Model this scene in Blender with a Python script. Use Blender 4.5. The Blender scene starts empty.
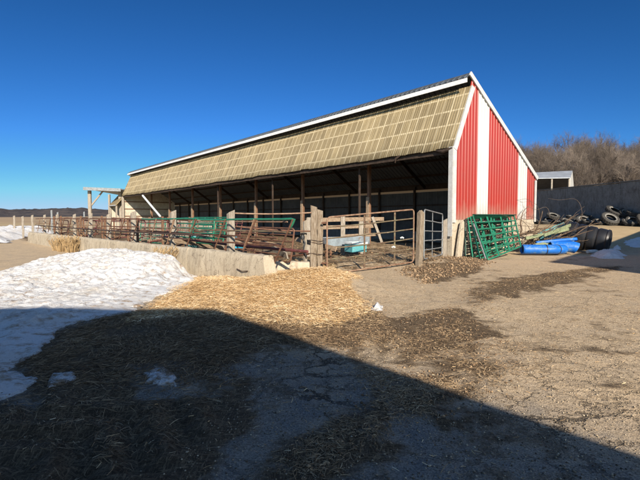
import bpy, math, random
import numpy as np
from mathutils import Vector, Matrix, noise
R = math.radians
random.seed(7); rng = np.random.default_rng(7)
C = bpy.context.scene.collection

# ------------------------------------------------------------------ camera maths
F_PX, PITCH, EYE = 444.0, math.atan(22/444), 1.7
def G(x, y, z=0.0):
    """ground position seen at photo pixel x,y"""
    r = (x-320)/F_PX; u = (240-y)/F_PX
    d = (r, math.cos(PITCH)+u*math.sin(PITCH), -math.sin(PITCH)+u*math.cos(PITCH))
    t = (z-EYE)/d[2]
    return (d[0]*t, d[1]*t)

# ------------------------------------------------------------------ materials
def srgb(c): return tuple(((v/255+.055)/1.055)**2.4 if v > 10 else v/255/12.92 for v in c)
class N:
    def __init__(s, name):
        s.m = bpy.data.materials.new(name); s.m.use_nodes = True
        s.t = s.m.node_tree; s.b = s.t.nodes['Principled BSDF']; s.o = s.t.nodes['Material Output']
    def n(s, typ, **k):
        x = s.t.nodes.new(typ)
        for a, v in k.items(): setattr(x, a, v)
        return x
    def l(s, a, b): s.t.links.new(a, b)
    def coord(s, kind='Object'):
        return s.n('ShaderNodeTexCoord').outputs[kind]
    def noise(s, vec, scale, detail=4, rough=.6, dist=0):
        x = s.n('ShaderNodeTexNoise'); x.inputs['Scale'].default_value = scale
        x.inputs['Detail'].default_value = detail; x.inputs['Roughness'].default_value = rough
        x.inputs['Distortion'].default_value = dist
        if vec is not None: s.l(vec, x.inputs['Vector'])
        return x.outputs['Fac']
    def ramp(s, fac, stops):
        x = s.n('ShaderNodeValToRGB'); e = x.color_ramp.elements
        while len(e) < len(stops): e.new(.5)
        for i, (p, c) in enumerate(stops):
            e[i].position = p; e[i].color = (c, c, c, 1) if isinstance(c, (int, float)) else (*c[:3], 1)
        s.l(fac, x.inputs['Fac']); return x.outputs['Color']
    def mix(s, fac, a, b, mode='MIX'):
        x = s.n('ShaderNodeMix', data_type='RGBA', blend_type=mode)
        for i, sock, v in ((0, x.inputs[0], fac), (6, x.inputs[6], a), (7, x.inputs[7], b)):
            if isinstance(v, (int, float)): sock.default_value = v if i == 0 else (v, v, v, 1)
            elif isinstance(v, tuple): sock.default_value = (*v[:3], 1)
            else: s.l(v, sock)
        return x.outputs[2]
    def math(s, op, a, b=0.0, clamp=False):
        x = s.n('ShaderNodeMath', operation=op, use_clamp=clamp)
        for i, v in enumerate((a, b)):
            if isinstance(v, (int, float)): x.inputs[i].default_value = v
            else: s.l(v, x.inputs[i])
        return x.outputs[0]
    def mapping(s, vec, scale=(1,1,1), rot=(0,0,0)):
        x = s.n('ShaderNodeMapping'); x.inputs['Scale'].default_value = scale; x.inputs['Rotation'].default_value = rot
        s.l(vec, x.inputs['Vector']); return x.outputs['Vector']
    def bump(s, h, strength=.5, dist=.02, normal=None):
        x = s.n('ShaderNodeBump'); x.inputs['Strength'].default_value = strength; x.inputs['Distance'].default_value = dist
        s.l(h, x.inputs['Height'])
        if normal is not None: s.l(normal, x.inputs['Normal'])
        return x.outputs['Normal']
    def fin(s, col=None, rough=.8, nrm=None, metal=0, spec=.5):
        if col is not None:
            if isinstance(col, tuple): s.b.inputs['Base Color'].default_value = (*col[:3], 1)
            else: s.l(col, s.b.inputs['Base Color'])
        if isinstance(rough, (int, float)): s.b.inputs['Roughness'].default_value = rough
        else: s.l(rough, s.b.inputs['Roughness'])
        s.b.inputs['Metallic'].default_value = metal
        s.b.inputs['Specular IOR Level'].default_value = spec
        if nrm is not None: s.l(nrm, s.b.inputs['Normal'])
        return s.m

def worn(name, c1, c2, scale=6, c3=None, rough=.7, bump=.3, bd=.01, stretch=(1,1,1), metal=0, spec=.4, thr=(.4,.6), thr3=(.6,.68)):
    """two colours broken up by noise, with an optional third in spots"""
    k = N(name); v = k.mapping(k.coord(), stretch)
    n1 = k.noise(v, scale, 6, .65); n2 = k.noise(v, scale*5, 4, .6)
    col = k.mix(k.ramp(n1, [(thr[0], 0), (thr[1], 1)]), c1, c2)
    col = k.mix(.35, col, k.ramp(n2, [(.25, .35), (.75, 1.0)]), 'MULTIPLY')
    if c3: col = k.mix(k.ramp(k.noise(v, scale*1.7, 5, .7, .4), [(thr3[0], 0), (thr3[1], 1)]), col, c3)
    return k.fin(col, rough, k.bump(n2, bump, bd), metal, spec)

M = {}
M['rust'] = worn('rusty_pipe', (.16,.075,.042), (.09,.045,.03), 9, (.26,.14,.08), .75, .3, .004)
M['rust_pale'] = worn('weathered_rust_pipe', (.30,.20,.13), (.17,.09,.055), 7, (.10,.05,.035), .65, .3, .004)
M['rust_olive'] = worn('worn_olive_pipe', (.17,.15,.09), (.12,.07,.045), 5, (.28,.22,.14), .65, .3, .004)
M['maroon'] = worn('faded_maroon_pipe', (.17,.045,.045), (.10,.04,.035), 8, (.28,.12,.10), .6, .3, .004)
M['green'] = worn('green_painted_pipe', (.02,.20,.115), (.02,.145,.085), 5, (.07,.09,.06), .45, .2, .003, thr3=(.66,.74))
M['green_dark'] = worn('dark_green_pipe', (.012,.06,.04), (.015,.045,.03), 5, (.07,.05,.035), .55, .2, .003)
M['galv'] = worn('galvanised_pipe', (.30,.32,.33), (.22,.23,.23), 5, (.16,.12,.09), .5, .2, .003, metal=.3)
M['black_metal'] = worn('dark_rusty_pipe', (.045,.032,.026), (.07,.04,.03), 8, None, .7, .3, .004)
M['post_wood'] = worn('weathered_post_wood', (.30,.25,.19), (.19,.145,.10), 5, (.09,.06,.045), .9, .8, .012, stretch=(6,6,1), spec=.1)
M['grey_wood'] = worn('pale_grey_post_wood', (.38,.34,.28), (.25,.21,.165), 5, (.12,.09,.065), .9, .8, .012, stretch=(6,6,1), spec=.1)
M['plank'] = worn('sun_bleached_plank', (.36,.275,.19), (.24,.17,.115), 4, (.13,.08,.05), .9, .6, .006, stretch=(2,2,5), spec=.1)
M['barn_post'] = worn('barn_post_wood', (.22,.125,.08), (.14,.08,.05), 4, (.08,.05,.035), .9, .6, .008, stretch=(5,5,1), spec=.1)
M['rafter'] = worn('dusty_rafter_wood', (.07,.05,.038), (.045,.032,.025), 4, None, .95, .5, .006, spec=.1)
M['white_trim'] = worn('white_painted_trim', (.54,.54,.52), (.46,.45,.42), 3, (.42,.38,.32), .45, .15, .003, thr3=(.68,.78))
M['fascia'] = worn('clean_white_fascia', (.86,.86,.85), (.78,.78,.77), 2, None, .4, .1, .003)
M['roof'] = worn('dark_grey_roof_metal', (.10,.115,.13), (.075,.085,.095), 2, (.14,.13,.12), .5, .2, .003, metal=.2)
M['roof_light'] = worn('light_grey_roof_metal', (.42,.45,.48), (.34,.36,.38), 1.2, (.26,.24,.22), .45, .2, .003, metal=.3)
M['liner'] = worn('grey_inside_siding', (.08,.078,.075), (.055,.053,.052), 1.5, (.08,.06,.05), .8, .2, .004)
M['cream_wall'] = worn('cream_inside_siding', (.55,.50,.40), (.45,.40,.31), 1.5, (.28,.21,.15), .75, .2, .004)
M['rubber'] = worn('old_tyre_rubber', (.035,.033,.031), (.05,.047,.043), 6, (.10,.09,.075), .85, .4, .004, spec=.25)
M['rubber_pale'] = worn('weathered_pale_rubber', (.075,.072,.065), (.05,.047,.043), 6, (.05,.045,.04), .9, .4, .004, spec=.2)
M['bead'] = worn('chalky_tyre_bead', (.30,.29,.26), (.17,.16,.145), 6, (.06,.055,.05), .9, .3, .004)
M['black_plastic'] = worn('black_plastic', (.014,.015,.018), (.02,.02,.022), 4, (.035,.033,.03), .42, .15, .003)
M['blue'] = worn('bright_blue_plastic', (.010,.15,.58), (.008,.12,.48), 3, (.10,.20,.34), .5, .25, .004, thr=(.35,.65), thr3=(.52,.66))
M['blue_in'] = worn('dark_blue_plastic', (.012,.06,.19), (.01,.045,.14), 3, None, .5, .1, .003)
M['teal'] = worn('teal_plastic', (.10,.36,.38), (.09,.28,.31), 3, (.35,.42,.38), .5, .1, .003)
M['white_plastic'] = worn('white_plastic', (.62,.66,.66), (.5,.53,.53), 3, (.33,.28,.22), .55, .1, .003)
M['trough'] = worn('scuffed_pale_blue_metal', (.30,.36,.40), (.22,.26,.29), 4, (.2,.13,.09), .5, .2, .004)
M['lichen_board'] = worn('pale_green_board', (.26,.30,.17), (.17,.19,.11), 4, (.10,.08,.055), .9, .5, .006)
M['brush'] = worn('dead_branch_bark', (.17,.12,.08), (.10,.07,.05), 5, (.25,.19,.13), .95, .5, .006, spec=.1)
M['bark'] = worn('grey_brown_bark', (.13,.10,.08), (.085,.065,.055), 1.2, (.20,.17,.14), .95, .5, .02, spec=.05)
M['twig'] = worn('bare_twig_bark', (.19,.155,.125), (.13,.105,.088), .6, (.27,.225,.18), .95, 0, .01, spec=.05)
M['weed'] = worn('dry_weed_stalk', (.42,.30,.16), (.30,.20,.10), 4, None, .9, .1, .004, spec=.1)
M['cord'] = worn('black_insulator', (.02,.02,.022), (.03,.03,.03), 5, None, .5)

def concrete(name, c1, c2, dark, streak=2.0):
    k = N(name); v = k.coord()
    n1 = k.noise(v, 1.1, 7, .65, .3); fine = k.noise(v, 26, 5, .7)
    st = k.noise(k.mapping(v, (streak*2.2, streak*2.2, .8)), 1.6, 6, .7)
    col = k.mix(k.ramp(n1, [(.35, 0), (.65, 1)]), c1, c2)
    col = k.mix(k.ramp(st, [(.50, 0), (.64, .55)]), col, dark)
    vc = k.n('ShaderNodeTexVoronoi', feature='DISTANCE_TO_EDGE'); vc.inputs['Scale'].default_value = 1.1; vv_ = k.n('ShaderNodeVectorMath', operation='ADD'); k.l(v, vv_.inputs[0]); nz = k.n('ShaderNodeTexNoise'); nz.inputs['Scale'].default_value = 2.2; nz.inputs['Detail'].default_value = 6; k.l(v, nz.inputs['Vector']); k.l(nz.outputs['Color'], vv_.inputs[1]); k.l(vv_.outputs[0], vc.inputs['Vector'])
    ck = k.ramp(vc.outputs['Distance'], [(0, 1), (.012, 0)]); col = k.mix(k.math('MULTIPLY', ck, .7), col, tuple(x*.3 for x in dark))
    pits = k.noise(v, 9, 6, .75)
    col = k.mix(k.ramp(pits, [(.56, 0), (.66, .8)]), col, tuple(x*.8 for x in dark))
    col = k.mix(.4, col, k.ramp(fine, [(.3, .45), (.7, 1.0)]), 'MULTIPLY')
    h = k.math('ADD', k.math('MULTIPLY', pits, .7), k.math('MULTIPLY', fine, .4))
    return k.fin(col, .92, k.bump(h, .7, .015), 0, .2)
M['concrete'] = concrete('weathered_concrete', (.52,.45,.34), (.40,.34,.25), (.22,.175,.125))
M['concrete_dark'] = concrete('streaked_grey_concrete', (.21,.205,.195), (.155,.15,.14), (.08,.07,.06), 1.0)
M['concrete_pale'] = concrete('pale_broken_concrete', (.50,.44,.34), (.42,.35,.26), (.3,.23,.16))

def siding_mat(name, c1, c2):
    k = N(name); v = k.coord()
    n1 = k.noise(v, .7, 5, .6); st = k.noise(k.mapping(v, (9, 9, .4)), 1.5, 5, .6)
    low = k.n('ShaderNodeSeparateXYZ'); k.l(v, low.inputs[0])
    col = k.mix(k.ramp(n1, [(.35, 0), (.65, 1)]), c1, c2)
    col = k.mix(k.ramp(st, [(.5, 0), (.75, .35)]), col, tuple(x*.55 + .05 for x in c1))
    gl = k.math('ADD', low.outputs[2], k.math('MULTIPLY', k.noise(k.mapping(v, (2, 2, .5)), 2.5, 5, .7), -1.6))
    col = k.mix(k.ramp(k.math('MULTIPLY', gl, .5), [(.35, .6), (.8, 0)]), col, (.28,.2,.15))
    return k.fin(col, .42, k.bump(k.noise(v, 3, 3), .15, .01), 0, .45)
M['red'] = siding_mat('red_ribbed_siding', (.30,.027,.018), (.26,.033,.023))
M['white_siding'] = siding_mat('white_ribbed_siding', (.49,.49,.47), (.43,.42,.39))

def fibreglass():
    # object space of the awning: x = along the barn, z = up the slope (kept in generated attributes u,s)
    k = N('yellowed_fibreglass_sheet')
    a = k.n('ShaderNodeAttribute', attribute_name='sheet'); sep = k.n('ShaderNodeSeparateXYZ'); k.l(a.outputs['Vector'], sep.inputs[0])
    u, s = sep.outputs[0], sep.outputs[1]
    v = a.outputs['Vector']
    n1 = k.noise(v, .55, 5, .6, .3); n2 = k.noise(k.mapping(v, (2.5, 1, 1)), 2.2, 5, .65); n3 = k.noise(v, 14, 4, .7)
    pu = k.math('FRACT', k.math('DIVIDE', u, .46))
    lu = k.ramp(k.math('ABSOLUTE', k.math('SUBTRACT', pu, .5)), [(0, 1), (.05, 1), (.10, 0)])
    ps = k.math('FRACT', k.math('DIVIDE', s, .76))
    ls = k.ramp(k.math('ABSOLUTE', k.math('SUBTRACT', ps, .5)), [(0, 1), (.035, .9), (.07, 0)])
    # each cell between purlins has weathered on its own
    cell = k.n('ShaderNodeTexWhiteNoise', noise_dimensions='2D')
    cv = k.n('ShaderNodeCombineXYZ')
    k.l(k.math('FLOOR', k.math('ADD', k.math('DIVIDE', u, .46), .5)), cv.inputs[0]); k.l(k.math('FLOOR', k.math('ADD', k.math('DIVIDE', s, .76), .5)), cv.inputs[1])
    k.l(cv.outputs[0], cell.inputs['Vector'])
    base = k.mix(k.ramp(n1, [(.3, 0), (.7, 1)]), (.39,.305,.165), (.50,.395,.225))
    dark = k.mix(k.ramp(n2, [(.38, 0), (.62, 1)]), (.12,.09,.048), (.25,.195,.11))
    f = k.math('ADD', k.math('MULTIPLY', cell.outputs['Value'], .5), k.math('MULTIPLY', k.ramp(n2, [(.3, 0), (.7, 1)]), .55))
    col = k.mix(f, base, dark)
    lines = k.math('MAXIMUM', k.math('MULTIPLY', lu, .62), k.math('MULTIPLY', ls, .70))
    strk = k.noise(k.mapping(v, (14, .5, 1)), 1.0, 5, .7)
    lines = k.math('MULTIPLY', lines, k.ramp(k.noise(v, 1.7, 4, .6), [(.3, .45), (.6, 1)]))
    col = k.mix(k.ramp(strk, [(.46, 0), (.64, .65)]), col, (.17,.13,.07))
    col = k.mix(lines, col, (.66,.56,.37))
    col = k.mix(.35, col, k.ramp(n3, [(.3, .5), (.7, 1)]), 'MULTIPLY')
    return k.fin(col, .6, k.bump(n3, .3, .006), 0, .3)
M['fibreglass'] = fibreglass()

def translucent():
    k = N('light_strip_sheet'); v = k.coord()
    tr = k.n('ShaderNodeBsdfTranslucent'); tr.inputs['Color'].default_value = (.8,.62,.40,1)
    mx = k.n('ShaderNodeMixShader'); mx.inputs[0].default_value = .75
    k.fin((.55,.5,.42), .5)
    k.l(k.b.outputs[0], mx.inputs[1]); k.l(tr.outputs[0], mx.inputs[2]); k.l(mx.outputs[0], k.o.inputs['Surface'])
    return k.m
M['strip'] = translucent()

def snow_mat():
    k = N('old_grainy_snow'); v = k.coord()
    n1 = k.noise(v, .9, 6, .65, .5); n2 = k.noise(v, 5, 6, .7); n3 = k.noise(v, 55, 4, .7)
    dirt = k.n('ShaderNodeAttribute', attribute_name='dirt')
    col = k.mix(k.ramp(n1, [(.45, 0), (.72, .55)]), (.80,.81,.82), (.66,.58,.46))
    f = k.math('MULTIPLY', k.ramp(n2, [(.50, 0), (.66, 1)]), k.math('ADD', k.math('MULTIPLY', dirt.outputs['Fac'], .9), .12), True)
    col = k.mix(f, col, (.40,.29,.19))
    col = k.mix(k.ramp(k.noise(v, 19, 5, .75), [(.60, 0), (.68, .55)]), col, (.28,.20,.13))
    fl = k.n('ShaderNodeTexVoronoi', feature='F1'); fl.inputs['Scale'].default_value = 22; k.l(v, fl.inputs['Vector']); fs_ = k.n('ShaderNodeSeparateColor'); k.l(fl.outputs['Color'], fs_.inputs[0])
    col = k.mix(k.math('MULTIPLY', k.ramp(fl.outputs['Distance'], [(.12, 1), (.22, 0)]), k.ramp(fs_.outputs[0], [(.86, 0), (.9, .8)])), col, (.16,.11,.07))
    h = k.math('ADD', k.math('MULTIPLY', n2, .8), k.math('MULTIPLY', n3, .5))
    return k.fin(col, .75, k.bump(h, 1.0, .09), 0, .3)
M['snow'] = snow_mat()

def ground_mat():
    k = N('farmyard_ground'); v = k.coord()
    att = k.n('ShaderNodeAttribute', attribute_name='zones'); sp = k.n('ShaderNodeSeparateColor'); k.l(att.outputs['Color'], sp.inputs[0])
    at2 = k.n('ShaderNodeAttribute', attribute_name='zones_two'); sp2 = k.n('ShaderNodeSeparateColor'); k.l(at2.outputs['Color'], sp2.inputs[0])
    straw, muck, field = sp.outputs[0], sp.outputs[1], sp.outputs[2]
    wood, bare, dust_sun = sp2.outputs[0], sp2.outputs[1], sp2.outputs[2]
    big = k.noise(v, .35, 5, .6, .4); mid = k.noise(v, 2.2, 7, .7, .3); fine = k.noise(v, 16, 6, .75); grit = k.noise(v, 70, 4, .75)
    # asphalt worn to stone, covered by dust, less of it inside the foreground shadow
    asph = k.mix(k.ramp(grit, [(.35, 0), (.65, 1)]), (.07,.07,.07), (.30,.285,.26))
    dust = k.mix(k.ramp(fine, [(.35, 0), (.66, 1)]), (.48,.36,.225), (.75,.585,.385))
    dust = k.mix(k.ramp(grit, [(.42, .9), (.56, 0)]), dust, (.31,.235,.155))
    df = k.math('ADD', dust_sun, k.math('MULTIPLY', k.math('SUBTRACT', mid, .5), 1.5), True)
    col = k.mix(df, asph, dust)
    spk = k.n('ShaderNodeTexVoronoi', feature='F1'); spk.inputs['Scale'].default_value = 42; k.l(v, spk.inputs['Vector'])
    spd = k.ramp(spk.outputs['Distance'], [(.16, 1), (.26, 0)])
    scol = k.n('ShaderNodeSeparateColor'); k.l(spk.outputs['Color'], scol.inputs[0])
    col = k.mix(k.math('MULTIPLY', spd, k.ramp(scol.outputs[0], [(.78, 0), (.84, .5)])), col, (.52,.44,.33))
    col = k.mix(k.math('MULTIPLY', spd, k.ramp(scol.outputs[1], [(.74, 0), (.8, .6)])), col, (.10,.08,.06))
    # cracks
    dv = k.n('ShaderNodeVectorMath', operation='ADD'); k.l(v, dv.inputs[0])
    nn = k.n('ShaderNodeTexNoise'); nn.inputs['Scale'].default_value = 1.6; nn.inputs['Detail'].default_value = 6; nn.inputs['Roughness'].default_value = .7; k.l(v, nn.inputs['Vector'])
    sc = k.n('ShaderNodeVectorMath', operation='SCALE'); sc.inputs['Scale'].default_value = .9; k.l(nn.outputs['Color'], sc.inputs[0]); k.l(sc.outputs[0], dv.inputs[1])
    def crack(scale, w):
        c = k.n('ShaderNodeTexVoronoi', feature='DISTANCE_TO_EDGE'); c.inputs['Scale'].default_value = scale; k.l(dv.outputs[0], c.inputs['Vector'])
        return k.ramp(c.outputs['Distance'], [(0, 1), (w*.4, .9), (w, 0)])
    cr = k.math('MAXIMUM', k.math('MULTIPLY', crack(.95, .032), k.ramp(big, [(.38, .5), (.5, 1)])), k.math('MULTIPLY', crack(2.6, .06), k.ramp(mid, [(.42, 0), (.54, .8)])))
    open_ = k.math('MULTIPLY', cr, k.math('SUBTRACT', 1.0, k.math('MAXIMUM', muck, straw), True))
    open_ = k.math('MULTIPLY', open_, bare)
    col = k.mix(k.math('MULTIPLY', open_, .85), col, (.03,.026,.022))
    # muck: wet manure and trodden brown straw
    fib = k.noise(k.mapping(v, (1, 4.5, 1), (0, 0, .6)), 9, 5, .75, 1.4)
    fib2 = k.noise(k.mapping(v, (5, 1, 1), (0, 0, .3)), 8, 5, .75, 1.6)
    fb = k.math('MAXIMUM', fib, fib2)
    mk = k.mix(k.ramp(fb, [(.50, 0), (.66, 1)]), (.085,.06,.038), (.33,.235,.14))
    mk = k.mix(k.ramp(mid, [(.55, 0), (.7, .6)]), mk, (.06,.045,.032))
    mf = k.ramp(k.math('ADD', muck, k.math('MULTIPLY', k.math('SUBTRACT', mid, .5), 2.2)), [(.40, 0), (.72, 1)])
    mf = k.math('MULTIPLY', mf, k.ramp(k.math('ADD', k.math('MULTIPLY', fine, .6), k.math('MULTIPLY', muck, .7)), [(.42, .15), (.72, 1)]))
    col = k.mix(mf, col, mk)
    st = k.mix(k.ramp(fb, [(.45, 0), (.64, 1)]), (.34,.21,.09), (.72,.50,.26))
    sf = k.ramp(k.math('ADD', straw, k.math('MULTIPLY', k.math('SUBTRACT', mid, .5), .9)), [(.38, 0), (.6, 1)])
    col = k.mix(sf, col, st)
    fl = k.mix(k.ramp(k.noise(v, .05, 6, .6), [(.4, 0), (.6, 1)]), (.50,.38,.22), (.36,.27,.155))
    fl = k.mix(.5, fl, k.ramp(k.noise(v, 1.2, 6, .75), [(.3, .45), (.7, 1)]), 'MULTIPLY')
    col = k.mix(field, col, fl)
    wd = k.mix(k.ramp(k.noise(v, .25, 8, .75), [(.4, 0), (.6, 1)]), (.085,.06,.042), (.15,.105,.07))
    col = k.mix(wood, col, wd)
    h = k.math('ADD', k.math('MULTIPLY', fine, .6), k.math('MULTIPLY', grit, .32))
    h = k.math('ADD', h, k.math('MULTIPLY', k.math('MULTIPLY', fb, .9), k.math('MAXIMUM', mf, sf)))
    h = k.math('ADD', h, k.math('MULTIPLY', spd, .12))
    h = k.math('SUBTRACT', h, k.math('MULTIPLY', open_, 1.0))
    h = k.math('ADD', h, k.math('MULTIPLY', mid, .8))
    return k.fin(col, .95, k.bump(h, .9, .035), 0, .12)
M['ground'] = ground_mat()

def attr_mat(name, ramp, rough=.8, spec=.25):
    k = N(name); a = k.n('ShaderNodeAttribute', attribute_name='tone')
    k.fin(k.ramp(a.outputs['Fac'], ramp), rough, None, 0, spec); return k.m
M['straw'] = attr_mat('dry_straw_blades', [(0, (.22,.12,.05)), (.35, (.52,.33,.15)), (.75, (.78,.60,.36)), (1, (.86,.74,.52))])
M['old_straw'] = attr_mat('old_brown_straw_blades', [(0, (.07,.047,.03)), (.5, (.18,.12,.07)), (.85, (.34,.24,.14)), (1, (.52,.40,.26))], .9, .1)
M['chaff'] = attr_mat('brown_chaff_blades', [(0, (.13,.09,.055)), (.5, (.28,.19,.11)), (.85, (.44,.32,.19)), (1, (.62,.48,.31))], .9, .1)
M['pebble'] = attr_mat('loose_gravel', [(0, (.05,.042,.035)), (.35, (.17,.13,.09)), (.7, (.34,.28,.2)), (1, (.46,.39,.29))], .95, .1)
M['clod'] = attr_mat('dried_manure_clods', [(0, (.10,.066,.04)), (.5, (.21,.14,.085)), (1, (.36,.255,.155))], .95, .1)

for nm_ in ('bark', 'twig'):
    m_ = M[nm_]; t_ = m_.node_tree; b_ = t_.nodes['Principled BSDF']; lk = b_.inputs['Base Color'].links[0]; src = lk.from_socket
    oi = t_.nodes.new('ShaderNodeObjectInfo'); mp = t_.nodes.new('ShaderNodeMapRange'); mp.inputs['To Min'].default_value = .5; mp.inputs['To Max'].default_value = 1.25; t_.links.new(oi.outputs['Random'], mp.inputs['Value'])
    mu = t_.nodes.new('ShaderNodeVectorMath'); mu.operation = 'SCALE'; t_.links.new(src, mu.inputs[0]); t_.links.new(mp.outputs[0], mu.inputs['Scale']); t_.links.new(mu.outputs[0], b_.inputs['Base Color'])
# ------------------------------------------------------------------ mesh helpers
class MB:
    def __init__(s): s.v = []; s.f = []; s.mi = []
    def add(s, vs, fs, mi=0):
        b = len(s.v); s.v += [Vector(x) for x in vs]; s.f += [tuple(b+i for i in q) for q in fs]; s.mi += [mi]*len(fs); return s
    def box(s, x0, x1, y0, y1, z0, z1, mat=None, mi=0):
        vs = [Vector((x, y, z)) for z in (z0, z1) for x, y in ((x0,y0),(x1,y0),(x1,y1),(x0,y1))]
        if mat is not None: vs = [mat @ q for q in vs]
        return s.add(vs, [(3,2,1,0),(4,5,6,7),(0,1,5,4),(1,2,6,5),(2,3,7,6),(3,0,4,7)], mi)
    def bar(s, a, b, w, d=None, up=(0,0,1), rough=0.0, seg=1, mi=0):
        """square-section beam with slightly bevelled long edges"""
        a, b = Vector(a), Vector(b); d = d or w; t = (b-a).normalized(); up = Vector(up)
        if abs(t.dot(up)) > .95: up = Vector((0,1,0)) if abs(t.y) < .9 else Vector((1,0,0))
        x = t.cross(up).normalized(); y = x.cross(t)
        e = .12*min(w, d)
        prof = [(-w/2+e,-d/2),(w/2-e,-d/2),(w/2,-d/2+e),(w/2,d/2-e),(w/2-e,d/2),(-w/2+e,d/2),(-w/2,d/2-e),(-w/2,-d/2+e)]
        vs = []
        for i in range(seg+1):
            c = a.lerp(b, i/seg); j = Vector([random.uniform(-rough, rough) for _ in range(3)]) if rough else Vector((0,0,0))
            k_ = 1 + (random.uniform(-rough, rough)*3 if rough else 0)
            vs += [c + j + x*p*k_ + y*q*k_ for p, q in prof]
        fs = [tuple(reversed(range(8))), tuple(range(seg*8, seg*8+8))]
        for i in range(seg):
            for j in range(8):
                j2 = (j+1) % 8; fs.append((i*8+j, i*8+j2, (i+1)*8+j2, (i+1)*8+j))
        return s.add(vs, fs, mi)
    def tube(s, pts, r, n=8, cap=True, mi=0):
        pts = [Vector(p) for p in pts]; m = len(pts)
        rs = r if isinstance(r, (list, tuple)) else [r]*m
        vs = []; prev = None
        for i, p in enumerate(pts):
            t = (pts[min(i+1, m-1)] - pts[max(i-1, 0)])
            if t.length < 1e-9: t = Vector((0,0,1))
            t.normalize()
            if prev is None:
                a = Vector((0,0,1)) if abs(t.z) < .9 else Vector((1,0,0)); x = t.cross(a).normalized()
            else:
                x = prev - t*prev.dot(t)
                x = x.normalized() if x.length > 1e-6 else t.orthogonal().normalized()
            prev = x; y = t.cross(x)
            for k in range(n):
                an = 2*math.pi*k/n; vs.append(p + (x*math.cos(an) + y*math.sin(an))*rs[i])
        fs = [(i*n+k, i*n+(k+1) % n, (i+1)*n+(k+1) % n, (i+1)*n+k) for i in range(m-1) for k in range(n)]
        if cap: fs += [tuple(reversed(range(n))), tuple(range((m-1)*n, m*n))]
        return s.add(vs, fs, mi)
    def prism(s, poly, z0, z1, mat=None, mi=0):
        """poly = 2-D points, extruded between z0 and z1 of its own frame"""
        n = len(poly); vs = [Vector((p[0], p[1], z)) for z in (z0, z1) for p in poly]
        if mat is not None: vs = [mat @ q for q in vs]
        return s.add(vs, [tuple(reversed(range(n))), tuple(range(n, 2*n))] + [(i, (i+1) % n, n+(i+1) % n, n+i) for i in range(n)], mi)
    def lathe(s, prof, n=24, mat=None, closed=False, wob=0.0, mi=0):
        vs = []
        for r, z in prof:
            for k in range(n):
                a = 2*math.pi*k/n; rr = r*(1+wob*math.sin(3*a+z*5)); q = Vector((rr*math.cos(a), rr*math.sin(a), z)); vs.append(mat @ q if mat else q)
        m = len(prof); fs = []
        for i in range(m if closed else m-1):
            j = (i+1) % m
            for k in range(n): fs.append((i*n+k, i*n+(k+1) % n, j*n+(k+1) % n, j*n+k))
        return s.add(vs, fs, mi)
    def build(s, name, mat, parent=None, smooth=False, loc=None):
        me = bpy.data.meshes.new(name)
        off = wl(parent) if parent else Vector(loc or (0,0,0))
        me.from_pydata([v-off for v in s.v], [], s.f); me.update()
        for mm in (mat if isinstance(mat, list) else [mat]): me.materials.append(mm)
        if isinstance(mat, list): me.polygons.foreach_set('material_index', s.mi)
        if smooth:
            me.polygons.foreach_set('use_smooth', [True]*len(me.polygons)); me.set_sharp_from_angle(angle=R(40))
        o = bpy.data.objects.new(name, me); C.objects.link(o)
        if parent: o.parent = parent
        else: o.location = off
        return o
def wl(o):
    p = Vector((0,0,0))
    while o: p += o.location; o = o.parent
    return p
def tag(o, label=None, cat=None, group=None, kind=None):
    for k_, v_ in (('label', label), ('category', cat), ('group', group), ('kind', kind)):
        if v_: o[k_] = v_
    return o
def thing(name, loc, label, cat, group=None):
    o = bpy.data.objects.new(name, None); C.objects.link(o); o.location = loc; o.empty_display_size = .1
    return tag(o, label, cat, group)
def copy_tree(o, parent=None):
    c = o.copy(); C.objects.link(c); c.parent = parent
    for ch in list(o.children): copy_tree(ch, c)
    return c

def fast_mesh(name, verts, quads, mat, tone=None, smooth=False):
    """numpy arrays straight into one mesh (stuff only)"""
    me = bpy.data.meshes.new(name); n, q = len(verts), len(quads); w = quads.shape[1]
    me.vertices.add(n); me.vertices.foreach_set('co', verts.astype(np.float32).ravel())
    me.loops.add(q*w); me.loops.foreach_set('vertex_index', quads.astype(np.int32).ravel())
    me.polygons.add(q); me.polygons.foreach_set('loop_start', np.arange(0, q*w, w, dtype=np.int32))
    me.materials.append(mat); me.update(calc_edges=True)
    if smooth: me.polygons.foreach_set('use_smooth', [True]*q)
    if tone is not None:
        a = me.attributes.new('tone', 'FLOAT', 'POINT'); a.data.foreach_set('value', tone.astype(np.float32))
    o = bpy.data.objects.new(name, me); C.objects.link(o); return o

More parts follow.
